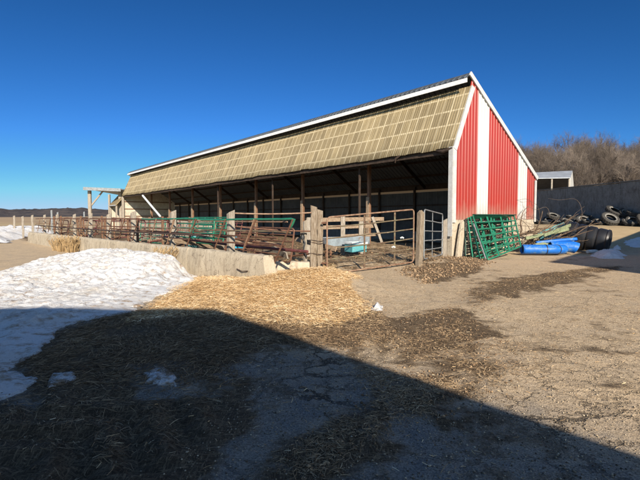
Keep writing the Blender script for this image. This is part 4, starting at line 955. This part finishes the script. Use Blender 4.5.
# ------------------------------------------------------------------ junk right of the gable
br_ = random.Random(11)
brush = thing('brush_pile', (10.2, 21.6, 0), 'heap of dead brown branches and vines at the rear gable corner', 'brush pile')
for nm, cnt, rr, mt in (('thick_branch', 18, .04, 'brush'), ('thin_branch', 70, .014, 'brush'), ('vine_loop', 4, .012, 'bark')):
    m = MB()
    for i in range(cnt):
        p = Vector((9.4+br_.uniform(-.5, 2.2), 21.6+br_.uniform(-.6, 1.2), br_.uniform(.1, 1.0))); a = br_.uniform(-.7, .7) if br_.random() < .6 else br_.uniform(0, 6.28); e = br_.uniform(-.3, .8)
        ln = br_.uniform(1.0, 2.6) if nm != 'vine_loop' else 0
        if nm == 'vine_loop':
            c = Vector((10.4+br_.uniform(-.7, 1.6), 22.0+br_.uniform(-.3, .5), 1.2+br_.uniform(-.3, 1.2))); r0 = br_.uniform(.5, 1.25)
            pts = [c+Vector((r0*math.cos(q)*1.2, r0*.3*math.sin(q*1.3), r0*.8*math.sin(q)+.15*math.sin(3*q))) for q in np.linspace(br_.uniform(-2, 0), br_.uniform(1.2, 4), 14)]
            m.tube(pts, [rr*(1-.05*k_) for k_ in range(14)], 5)
        else:
            d = Vector((math.cos(a)*math.cos(e), .5*math.sin(a)*math.cos(e), math.sin(e))); pts = [p]
            for k_ in range(5): d = (d+Vector([br_.uniform(-.3, .3) for _ in range(3)])).normalized(); pts.append(pts[-1]+d*ln/5)
            for q in pts: q.z = max(.04, q.z)
            m.tube(pts, [rr*(1-.14*k_) for k_ in range(6)], 5)
    o = m.build(nm, M[mt], brush)
for i, (a, b) in enumerate((((9.6,20.7,.75),(12.1,21.6,1.15)), ((9.9,20.4,.45),(12.3,21.5,.62)), ((10.3,20.4,.9),(12.4,22,1.35)))):
    m = MB(); m.bar(a, b, .05, .15, rough=.008, seg=4); o = m.build('lichen_board', M['lichen_board'], loc=a)
    tag(o, ['middle pale green board lying on the brush pile', 'lowest pale green board under the brush pile', 'highest pale green board poking from the brush pile'][i], 'board', 'pale green boards on the brush pile')
# black conical ribbed tank on its side
bt = thing('black_tank', (13.9, 22.6, 0), 'black ribbed plastic tank tipped on its side beside the blue tubes', 'tank')
prof = [(0, -.0), (.55, 0), (.70, .04), (.74, .12), (.70, .17)]
z_ = .17
for i in range(4):
    r0 = .72+.055*i; prof += [(r0, z_+.06), (r0+.03, z_+.30), (r0+.0, z_+.36), (r0-.035, z_+.38), (r0-.03, z_+.42)]; z_ += .42
prof += [(.93, z_+.05), (.93, z_+.14), (.86, z_+.16), (.82, z_), (.4, z_-.1), (0, z_-.1)]
mt_ = Matrix.Translation((13.95, 21.3, .58)) @ Matrix.Rotation(R(140), 4, 'Z') @ Matrix.Rotation(R(82), 4, 'Y')
m = MB(); m.lathe([(r*.76, z*1.0) for r, z in prof], 36, mt_); m.build('shell', M['black_plastic'], bt, True)
m = MB(); m.lathe([(0, -.03), (.22, -.03), (.24, .0), (.22, .02)], 20, mt_); m.build('cap', M['black_plastic'], bt, True)
# blue corrugated tubes
def tubeob(name, label, pts, r, mt, inner=None, rings=True, cat='tube', flat=1.0):
    t = thing(name, tuple(pts[0]), label, cat); m = MB(); pts = [Vector(p) for p in pts]
    n_ = 24; fine = []
    for i in range(n_+1):
        q = i/n_*(len(pts)-1); k_ = min(int(q), len(pts)-2); fine.append(pts[k_].lerp(pts[k_+1], q-k_))
    m.tube(fine, [r*(1+.012*math.sin(i*2.4)) for i in range(n_+1)], 20, cap=False)
    a, b = fine[0], fine[1]; m.tube([a, a+(b-a)*.02], [r*.9, r], 20, cap=False)
    for v in m.v: v.z = fine[0].z+(v.z-fine[0].z)*flat
    o = m.build('shell', M[mt], t, True); s_ = o.modifiers.new('wall', 'SOLIDIFY'); s_.thickness = .02
    for e in ((0, 1), (n_, n_-1)):
        m = MB(); c = fine[e[0]]+(fine[e[1]]-fine[e[0]]).normalized()*.10; m.tube([c, c+(fine[e[1]]-fine[e[0]]).normalized()*.02], r*.95, 20)
        for v in m.v: v.z = fine[0].z+(v.z-fine[0].z)*flat
        m.build('end_plate', M[inner or mt], t, True)
    for k_ in ((9, 16) if rings else ()):
        m = MB(); m.tube([fine[k_], fine[k_]+(fine[k_+1]-fine[k_]).normalized()*.04], r*1.045, 20)
        for v in m.v: v.z = fine[0].z+(v.z-fine[0].z)*flat
        m.build('band', M['cord'], t, True)
    return t
tubeob('blue_tube', 'bright blue plastic tube lying in front of the brush pile', [(9.25, 20.3, .27), (10.6, 20.2, .27), (11.2, 20.4, .25)], .27, 'blue', 'blue_in', flat=.8)
tubeob('blue_tube', 'second blue tube jutting out behind the first towards the black tank', [(10.7, 20.75, .36), (11.8, 20.8, .36), (12.0, 20.75, .28)], .33, 'blue', 'blue_in', False, flat=.8)
tubeob('blue_tube', 'thin blue tube lying on top of the two larger tubes', [(10.1, 20.75, .54), (11.2, 20.7, .66), (12.0, 20.75, .72)], .075, 'blue', 'blue_in', False)
m = MB(); m.tube([(12.75, 21.1, .10), (14.6, 22.1, .10)], .085, 12); o = m.build('white_pipe', M['white_plastic'], loc=(12.75, 21.1, .1), smooth=True); tag(o, 'short white pipe on the ground in front of the black tank', 'pipe')
# white sheet heap
m = MB(); nxs, nys = 24, 12
for j in range(nys+1):
    for i in range(nxs+1):
        x = 12.0+3.0*i/nxs; y = 23.4+1.0*j/nys-.3*i/nxs; f_ = 4*(j/nys)*(1-j/nys)
        z = .05+1.0*f_*(1-.75*(i/nxs))+.16*noise.noise(Vector((x*2, y*2, 1)))
        m.v.append(Vector((x, y, max(.02, z))))
for j in range(nys):
    for i in range(nxs): a = j*(nxs+1)+i; m.f.append((a, a+1, a+nxs+2, a+nxs+1))
m.mi = [0]*len(m.f); o = m.build('white_tarp', M['white_plastic'], loc=(12, 23.4, 0), smooth=True); tag(o, 'crumpled white sheet heaped between brush pile and black tank', 'tarp')
s_ = o.modifiers.new('thickness', 'SOLIDIFY'); s_.thickness = .02
m = MB(); m.bar((11.2, 22.7, .7), (12.7, 23.0, 1.25), .05, .5); o = m.build('teal_board', M['teal'], loc=(11.2, 22.7, .7)); tag(o, 'faded teal board among the brush and the white sheet', 'board')

# ------------------------------------------------------------------ tall concrete wall with tyres, shed behind it
def bunker():
    P0 = Vector((29.0, 40.0, 0)); D_ = Vector((-.121, .993, 0)); a = P0-D_*16; b = P0+D_*17.5
    fr_ = Matrix(((D_.x, -D_.y, 0, a.x), (D_.y, D_.x, 0, a.y), (0, 0, 1, 0), (0, 0, 0, 1)))
    t = thing('bunker_wall', tuple(a), 'tall dark streaked concrete wall with tyres at its foot', 'wall')
    Lw = (b-a).length; n_ = 9
    for i in range(n_):
        m = MB(); x0_ = Lw*i/n_+.015; x1_ = Lw*(i+1)/n_-.015; top = 5.05+.05*math.sin(i*2.3)
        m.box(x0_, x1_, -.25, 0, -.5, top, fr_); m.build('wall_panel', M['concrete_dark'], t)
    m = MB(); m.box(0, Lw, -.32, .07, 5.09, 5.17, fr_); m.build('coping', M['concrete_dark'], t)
    return P0, D_
P0, DW = bunker()
def tyre_mesh(R_, w, hole=.56):
    r_i = R_*hole; pr = [(r_i, -w*.36), (r_i*1.12, -w*.47), (R_*.82, -w*.5), (R_*.94, -w*.46), (R_, -w*.36), (R_, -w*.02), (R_*.975, 0), (R_, w*.02), (R_, w*.36), (R_*.94, w*.46), (R_*.82, w*.5), (r_i*1.12, w*.47), (r_i, w*.36), (r_i*1.02, w*.3), (R_*.90, w*.34), (R_*.93, 0), (R_*.90, -w*.34), (r_i*1.02, -w*.3)]
    m = MB(); m.lathe(pr, 36, None, closed=True)
    # tread lugs
    nl = 22
    for s in (-1, 1):
        for i in range(nl):
            a = 2*math.pi*(i+(.5 if s > 0 else 0))/nl; mt_ = Matrix.Rotation(a, 4, 'Z') @ Matrix.Translation((R_*1.0, 0, s*w*.22)) @ Matrix.Rotation(s*.6, 4, 'X')
            m.box(-.02, .025, -.025, .025, -w*.24, w*.24, mt_)
    return m
tl = random.Random(3)
spots = []
def tyre(px, py, R_, w, rx, rz, mt, label, Yd, zoff=0.0):
    x = (px-320)/F_PX*Yd; z0 = gz(x, Yd)
    m = tyre_mesh(R_, w); T = Matrix.Rotation(rz, 4, 'Z') @ Matrix.Rotation(rx, 4, 'X')
    m.v = [T @ v for v in m.v]; zmin = min(v.z for v in m.v); off = Vector((x, Yd, z0-zmin-.03+zoff)); m.v = [v+off for v in m.v]
    t = thing('tyre', tuple(Vector((x, Yd, z0))), label, 'tyre', 'old tyres along the tall concrete wall')
    o = m.build('casing', M[mt], t, True)
    m2 = MB(); m2.lathe([(R_*.56, w*.37), (R_*.57, w*.42), (R_*.66, w*.487), (R_*.70, w*.502), (R_*.70, w*.49), (R_*.60, w*.36)], 32, None, closed=True).lathe([(R_*.56, -w*.37), (R_*.57, -w*.42), (R_*.66, -w*.487), (R_*.70, -w*.502), (R_*.70, -w*.49), (R_*.60, -w*.36)], 32, None, closed=True)
    m2.v = [T @ v + off for v in m2.v]; m2.build('bead', M['bead'], t, True)
    return t
def wx(px):  # distance of the wall foot (a little in front) along pixel column px
    k_ = (px-320)/F_PX; return (P0.x+.121*P0.y*0 - 0)  # unused
TY = [(541,.62,.3,.35,.3,'rubber_pale','leftmost pale tyre in the branches by the barn',0,51),(549,.75,.35,.6,-.2,'rubber','tilted dark tyre behind the vines near the barn',.0,50.5),
      (553,.78,.35,.45,.2,'rubber_pale','wide pale tyre lying tilted on the left group',.55,49.5),(565,.50,.28,.8,.1,'rubber','small bright-rimmed tyre standing at the foot of the left group',0,46.5),
      (572,.7,.35,.2,.5,'rubber','dark tyre lying flat atop the left group',.55,48),(583,.78,.36,.62,-.2,'rubber_pale','pale-sided tyre standing right of the small bright-rimmed one',0,45.5),
      (586,.70,.34,.25,.1,'rubber','dark tyre lying behind the pale-sided standing one',.7,46.8),(596,.75,.36,.6,.9,'rubber','dark tyre leaning in the gap between the two groups',0,45),
      (603,.7,.36,.1,0,'rubber','flat black tyre left of the big pale pair',0,43.5),(614,.95,.42,.6,.35,'rubber','big tractor tyre lying on top of the big pale one',.75,42.4),
      (610,.92,.42,.72,.1,'rubber_pale','big pale tractor tyre standing in front of the right group',0,41.2),(621,.75,.36,.3,.4,'rubber','dark tyre right of the big tractor tyres',.0,41.3),
      (625,.7,.35,.8,.2,'rubber','tilted tyre on top of the right group',.6,41.8),(633,.7,.35,.7,-.3,'rubber_pale','pale tyre standing near the right picture edge',0,40.3),
      (634,.75,.36,.3,.2,'rubber','dark flat tyre above the pale one at the right picture edge',.85,40.8),(643,.75,.36,.9,.3,'rubber','tyre cut by the right picture edge',0,39.2), (560,.6,.3,.2,.2,'rubber','low dark tyre between the left standing tyres',0,48), (592,.62,.3,.15,.3,'rubber','small flat tyre under the leaning one',0,44.2)]
TY += [(537,.6,.28,.3,.1,'rubber','tyre half hidden by the rear gable corner',0,52),(545,.55,.28,.2,.4,'rubber','small dark tyre between the two leftmost tyres',0,49.5),(569,.6,.3,.45,.6,'rubber','dark tyre tilted against the left group',.0,46),
       (577,.6,.3,.5,-.5,'rubber','dark tyre in the middle of the row',0,46.6),(588,.62,.3,.4,.2,'rubber_pale','worn tyre right of the middle of the row',0,44.6),(600,.62,.3,.5,-.4,'rubber','dark tyre just left of the big pale tractor tyre',0,43),
       (617,.62,.3,.35,.7,'rubber','dark tyre tucked between the big tyre and the right ones',0,41.6),(628,.62,.3,.5,.1,'rubber','dark low tyre before the right group',0,40.4)]
for px, R_, w, rx, rz, mt, lab, zo, Yd in TY: tyre(px, 0, R_*.84, w*.9, rx, rz, mt, lab, Yd, zo)

sd = thing('open_shed', (34, 70, 4), 'grey-roofed open shed with white gable behind the tall wall', 'shed')
Ys = 62
def SX(px, Yy): return (px-320)/F_PX*Yy
def SZ(py, Yy): return EYE+(218-py)*Yy/F_PX
xA, xB = SX(500, Ys), SX(569, Ys); xP = SX(577, Ys+6)
zl, zh = SZ(179.5, Ys), SZ(171.5, Ys+4)
m = MB(); th = .08   # front slope of the roof
m.add([(xA, Ys, zl), (xB, Ys, zl+.15), (xB+3.1, Ys+5, zh+.1), (xA, Ys+5, zh-.5), (xA, Ys, zl+th), (xB, Ys, zl+.15+th), (xB+3.1, Ys+5, zh+.1+th), (xA, Ys+5, zh-.5+th)], [(0,1,2,3),(7,6,5,4),(0,4,5,1),(1,5,6,2),(2,6,7,3),(3,7,4,0)]); m.build('front_roof', M['roof_light'], sd)
m = MB(); m.add([(xA, Ys+5.02, zh-.5), (xB+3.12, Ys+5.02, zh+.1), (xB+6.9, Ys+11, zl-.6), (xA, Ys+11, zl-1.0)], [(0,1,2,3)]); m.add([v+Z*.08 for v in m.v[:4]], [(3,2,1,0)]); m.build('rear_roof', M['roof_light'], sd)
m = MB(); gpoly = [(xB+.05, Ys+.1, 2.2), (xB+6.7, Ys+10.8, 2.2), (xB+6.7, Ys+10.8, zl-.65), (xB+3.1, Ys+5, zh+.02), (xB+.05, Ys+.1, zl+.1)]
m.add(gpoly+[(x-.1, y, z) for x, y, z in gpoly], [(0,1,2,3,4),(9,8,7,6,5)]+[(i, (i+5), (i+1) % 5+5, (i+1) % 5) for i in range(5)]); m.build('gable_wall', M['white_siding'], sd)
for i in range(5): 
    x = xA+(xB-xA)*i/4-.1; MB().bar((x, Ys+.15, 2), (x, Ys+.15, zl+.02), .2, .2, up=(0,1,0)).build('post', M['grey_wood'], sd)
MB().box(xA, xB, Ys+10.7, Ys+10.8, 2, zl-1.1).build('rear_wall', M['liner'], sd)

# ------------------------------------------------------------------ bare woods on the hill
def tree_proto(seed, H, name='bare_tree'):
    r_ = random.Random(seed); trunk = MB(); crown = MB()
    def grow(mb, p, d, ln, rad, lev):
        pts = [p.copy()]; seg = 4 if lev < 2 else 3; dd = d.copy(); rads = [rad]
        for i in range(seg):
            dd = (dd+Vector((r_.uniform(-1, 1), r_.uniform(-1, 1), r_.uniform(-.5, .9)))*(.13+.05*lev)).normalized(); pts.append(pts[-1]+dd*ln/seg); rads.append(rad*(1-.45*(i+1)/seg))
        mb.tube(pts, rads, 6 if lev == 0 else (4 if lev < 3 else 3), False)
        if lev >= 5 or rad < .006: return
        nb = (8 if lev == 0 else (6 if lev < 3 else 5))
        for k_ in range(nb):
            f_ = (.30 if lev == 0 else .22)+(.78 if lev else .7)*(k_+r_.random())/nb; f_ = min(f_, 1); q = f_*seg; i = min(int(q), seg-1); pp = pts[i].lerp(pts[i+1], q-i)
            ax = dd.orthogonal().normalized(); ax.rotate(Matrix.Rotation(r_.uniform(0, 6.28), 3, dd)); nd = (dd*r_.uniform(.6, 1.0)+ax*r_.uniform(.5, 1.0)+Vector((0, 0, .22))).normalized()
            grow(trunk if lev < 1 else crown, pp, nd, ln*(.52 if lev == 0 else .58)*r_.uniform(.75, 1.2), rads[i]*(.5 if lev == 0 else .55), lev+1)
    grow(trunk, Vector((0,0,-.3)), Vector((r_.uniform(-.1, .1), r_.uniform(-.1, .1), 1)).normalized(), H*.66, H*.022, 0)
    return trunk, crown
protos = []
for i in range(4):
    tk, cr_ = tree_proto(100+i, 9.5+i*.5)
    a = tk.build('trunk', M['bark']); b = cr_.build('crown', M['twig']); protos.append((a.data, b.data)); bpy.data.objects.remove(a); bpy.data.objects.remove(b)
tr_r = random.Random(21); placed = []
TG = 'bare trees covering the hillside at right'
nt = 0; tries = 0
while nt < 150 and tries < 4000:
    tries += 1
    y = tr_r.uniform(70, 128); kx = tr_r.uniform(.36, .86); x = kx*y
    if any((x-a)**2+(y-b)**2 < 9 for a, b in placed): continue
    if y < 80 and x < xB+5: continue
    placed.append((x, y)); nt += 1
    tdata, cdata = protos[tr_r.randrange(4)]; s = tr_r.uniform(.62, .98)*(.92 if x/y < .55 else 1.08)
    t = thing('bare_tree', (x, y, gz(x, y)), 'leafless brown-grey tree in the dense wood on the hill at right', 'tree', TG)
    t.rotation_euler.z = tr_r.uniform(0, 6.28); t.scale = (s, s, s*tr_r.uniform(.9, 1.12))
    for nm, dt in (('trunk', tdata), ('crown', cdata)):
        o = bpy.data.objects.new(nm, dt); C.objects.link(o); o.parent = t
# undergrowth mass behind them
# ------------------------------------------------------------------ far wooded ridge at left
def ridge_mesh(name, d0, d1, a0, a1, hf, mat, label):
    n_, r_n = 420, 14; vs = []
    for j in range(r_n+1):
        for i in range(n_+1):
            an = a0+(a1-a0)*i/n_; d = d0+(d1-d0)*j/r_n; x, y = math.sin(an)*d, math.cos(an)*d
            vs.append((x, y, hf(an, j/r_n, x, y)))
    idx = np.arange((n_+1)*(r_n+1)).reshape(r_n+1, n_+1); q = np.stack([idx[:-1,:-1], idx[:-1,1:], idx[1:,1:], idx[1:,:-1]], -1).reshape(-1, 4)
    return tag(fast_mesh(name, np.array(vs), q, mat, smooth=False), label, None, None, 'structure')
k = N('far_wood'); v = k.coord(); n1 = k.noise(v, .03, 8, .75)
M['farwood'] = k.fin(k.mix(k.ramp(n1, [(.4, 0), (.6, 1)]), (.052,.05,.055), (.105,.088,.08)), .95, k.bump(n1, 1, 6), 0, .05)
def hr(an, f_, x, y):
    b = 17+4.5*math.sin(an*9+1)+3*math.sin(an*23)+2*noise.noise(Vector((an*60, 0, 0)))
    e = math.sin(min(1, f_*1.6)*math.pi/2); return -1+b*e+(1.9*noise.noise(Vector((an*420, f_*9, 0)))+1.0*noise.noise(Vector((an*1300, f_*20, 5))))*e
ridge_mesh('hills', 760, 1100, R(-75), R(20), hr, M['farwood'], 'dark wooded ridge along the horizon at left')
k = N('stubble_field'); v = k.coord(); n1 = k.noise(v, .02, 8, .7)
M['field'] = k.fin(k.mix(k.ramp(n1, [(.4, 0), (.6, 1)]), (.36,.25,.13), (.24,.165,.09)), .95)
def hf2(an, f_, x, y): return -.5+(4.2+1.5*math.sin(an*5+2.2))*math.sin(f_*math.pi*.55)*smooth(np.array((-.18-an)/.3)).item()
ridge_mesh('far_field', 120, 640, R(-75), R(-5), hf2, M['field'], 'tan stubble field rising towards the ridge')

# ------------------------------------------------------------------ buildings beside and behind the camera (they throw the shadows)
SA, SE = R(12), R(25)
sdir = Vector((math.sin(SA)*math.cos(SE), -math.cos(SA)*math.cos(SE), math.sin(SE)))   # towards the sun
def shadow_src(px, py, H=None, ywall=None, zg=0.0):
    x, y = G(px, py, zg); k_ = (H-zg)/math.tan(SE) if H is not None else (y-ywall)/math.cos(SA)
    return Vector((x+math.sin(SA)*k_, y-math.cos(SA)*k_, zg+k_*math.tan(SE)))
apex = shadow_src(215, 307.5, H=6.0, zg=.1); low = shadow_src(640, 463, ywall=apex.y); 
sl_ = (apex.z-low.z)/(low.x-apex.x); eav = Vector((apex.x+(apex.z-2.4)/sl_, apex.y, 2.4))
hb = thing('hay_barn', (apex.x-6, apex.y-4, 0), 'tall grey barn behind the viewer whose shadow fills the foreground', 'barn')
yb = apex.y
m = MB(); m.prism([(apex.x-24, -.2), (eav.x-.3, -.2), (eav.x-.3, eav.z+.1), (apex.x, apex.z-.15), (apex.x-24, apex.z-.15)], yb-9, yb-.3, Matrix(((1,0,0,0),(0,0,1,0),(0,1,0,0),(0,0,0,1)))); m.build('wall', M['liner'], hb)
m = MB(); m.prism([(apex.x-24.3, apex.z-.13), (apex.x-.05, apex.z-.13), (eav.x, eav.z-.0), (eav.x+.05, eav.z+.12), (apex.x, apex.z), (apex.x-24.3, apex.z)], yb-9.3, yb, Matrix(((1,0,0,0),(0,0,1,0),(0,1,0,0),(0,0,0,1)))); m.build('roof', M['roof'], hb)
MB().box(apex.x-3.5, apex.x-.2, yb-.28, yb-.2, 0, 3.4).build('sliding_door', M['white_siding'], hb)
cr1 = shadow_src(549, 262, H=5.0)
rb = thing('machine_shed', (cr1.x, cr1.y, 0), 'plain machine shed off to the right throwing the second shadow', 'shed')
fr2 = Matrix(((.64, -.768, 0, cr1.x), (.768, .64, 0, cr1.y), (0, 0, 1, 0), (0, 0, 0, 1)))
MB().box(.15, 26, -11.8, -.12, -.3, 4.85, fr2).build('wall', M['white_siding'], rb)
MB().box(0, 26.2, -12, 0, 4.87, 5.0, fr2).build('roof', M['roof'], rb)
MB().box(3, 7, -.10, -.04, 0, 3.6, fr2).build('sliding_door', M['red'], rb)

# ------------------------------------------------------------------ light, sky, camera
sun = bpy.data.lights.new('sun', 'SUN'); sun.energy = 4.9; sun.angle = R(.55); sun.color = (1.0, .88, .72)
so_ = bpy.data.objects.new('sun', sun); C.objects.link(so_); so_.rotation_euler = (-sdir).to_track_quat('-Z', 'Y').to_euler()
w = bpy.data.worlds.new('World'); bpy.context.scene.world = w; w.use_nodes = True; nt_ = w.node_tree
sky = nt_.nodes.new('ShaderNodeTexSky'); sky.sky_type = 'NISHITA'; sky.sun_disc = False; sky.sun_elevation = SE
sky.sun_rotation = math.atan2(sdir.x, sdir.y); sky.altitude = 1200; sky.air_density = 1.0; sky.dust_density = 0; sky.ozone_density = 4.0
bg = nt_.nodes['Background']; bg.inputs['Strength'].default_value = .10
# deepen the clear winter sky: the physical sky is raised to a power so that it darkens away from the horizon
def vm(op, a, b):
    x = nt_.nodes.new('ShaderNodeVectorMath'); x.operation = op; nt_.links.new(a, x.inputs[0]); x.inputs[1].default_value = b; return x.outputs[0]
c1_ = vm('MINIMUM', vm('MULTIPLY', sky.outputs[0], (.1, .1, .1)), (.85, .85, .79))
sq_ = nt_.nodes.new('ShaderNodeSeparateXYZ'); cq_ = nt_.nodes.new('ShaderNodeCombineXYZ'); nt_.links.new(c1_, sq_.inputs[0])
for i_, p_ in enumerate((1.52, 1.26, 1.35)):
    pw_ = nt_.nodes.new('ShaderNodeMath'); pw_.operation = 'POWER'; pw_.inputs[1].default_value = p_; nt_.links.new(sq_.outputs[i_], pw_.inputs[0]); nt_.links.new(pw_.outputs[0], cq_.inputs[i_])
deep = vm('MULTIPLY', cq_.outputs[0], (2.9, 4.4, 6.7))
tc_ = nt_.nodes.new('ShaderNodeTexCoord'); sx_ = nt_.nodes.new('ShaderNodeSeparateXYZ'); nt_.links.new(tc_.outputs['Generated'], sx_.inputs[0])
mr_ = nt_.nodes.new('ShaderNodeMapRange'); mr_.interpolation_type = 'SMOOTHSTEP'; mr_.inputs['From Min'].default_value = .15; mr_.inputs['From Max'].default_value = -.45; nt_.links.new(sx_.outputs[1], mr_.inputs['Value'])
mx_ = nt_.nodes.new('ShaderNodeMix'); mx_.data_type = 'RGBA'; nt_.links.new(mr_.outputs[0], mx_.inputs[0]); nt_.links.new(deep, mx_.inputs[6]); nt_.links.new(vm('MULTIPLY', sky.outputs[0], (1.75, 1.55, 1.35)), mx_.inputs[7])  # brighter, warmer copy of the sky on the unseen sun side, added as shadow fill
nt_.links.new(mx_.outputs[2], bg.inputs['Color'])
sc = bpy.context.scene
cam = bpy.data.cameras.new('camera'); co_ = bpy.data.objects.new('camera', cam); C.objects.link(co_)
cam.sensor_width = 36; cam.lens = F_PX/640*36; cam.clip_start = .05; cam.clip_end = 4000
co_.location = (0, 0, EYE); co_.rotation_euler = (math.pi/2-PITCH, 0, 0); sc.camera = co_
sc.view_settings.view_transform = 'Standard'; sc.view_settings.look = 'None'; sc.view_settings.gamma = 1
sc.view_settings.use_curve_mapping = False; sc.view_settings.exposure = .84
sc.render.engine = 'CYCLES'; sc.cycles.use_denoising = True; sc.cycles.max_bounces = 6; sc.cycles.transparent_max_bounces = 6
try: sc.cycles.denoiser = 'OPENIMAGEDENOISE'
except Exception: pass
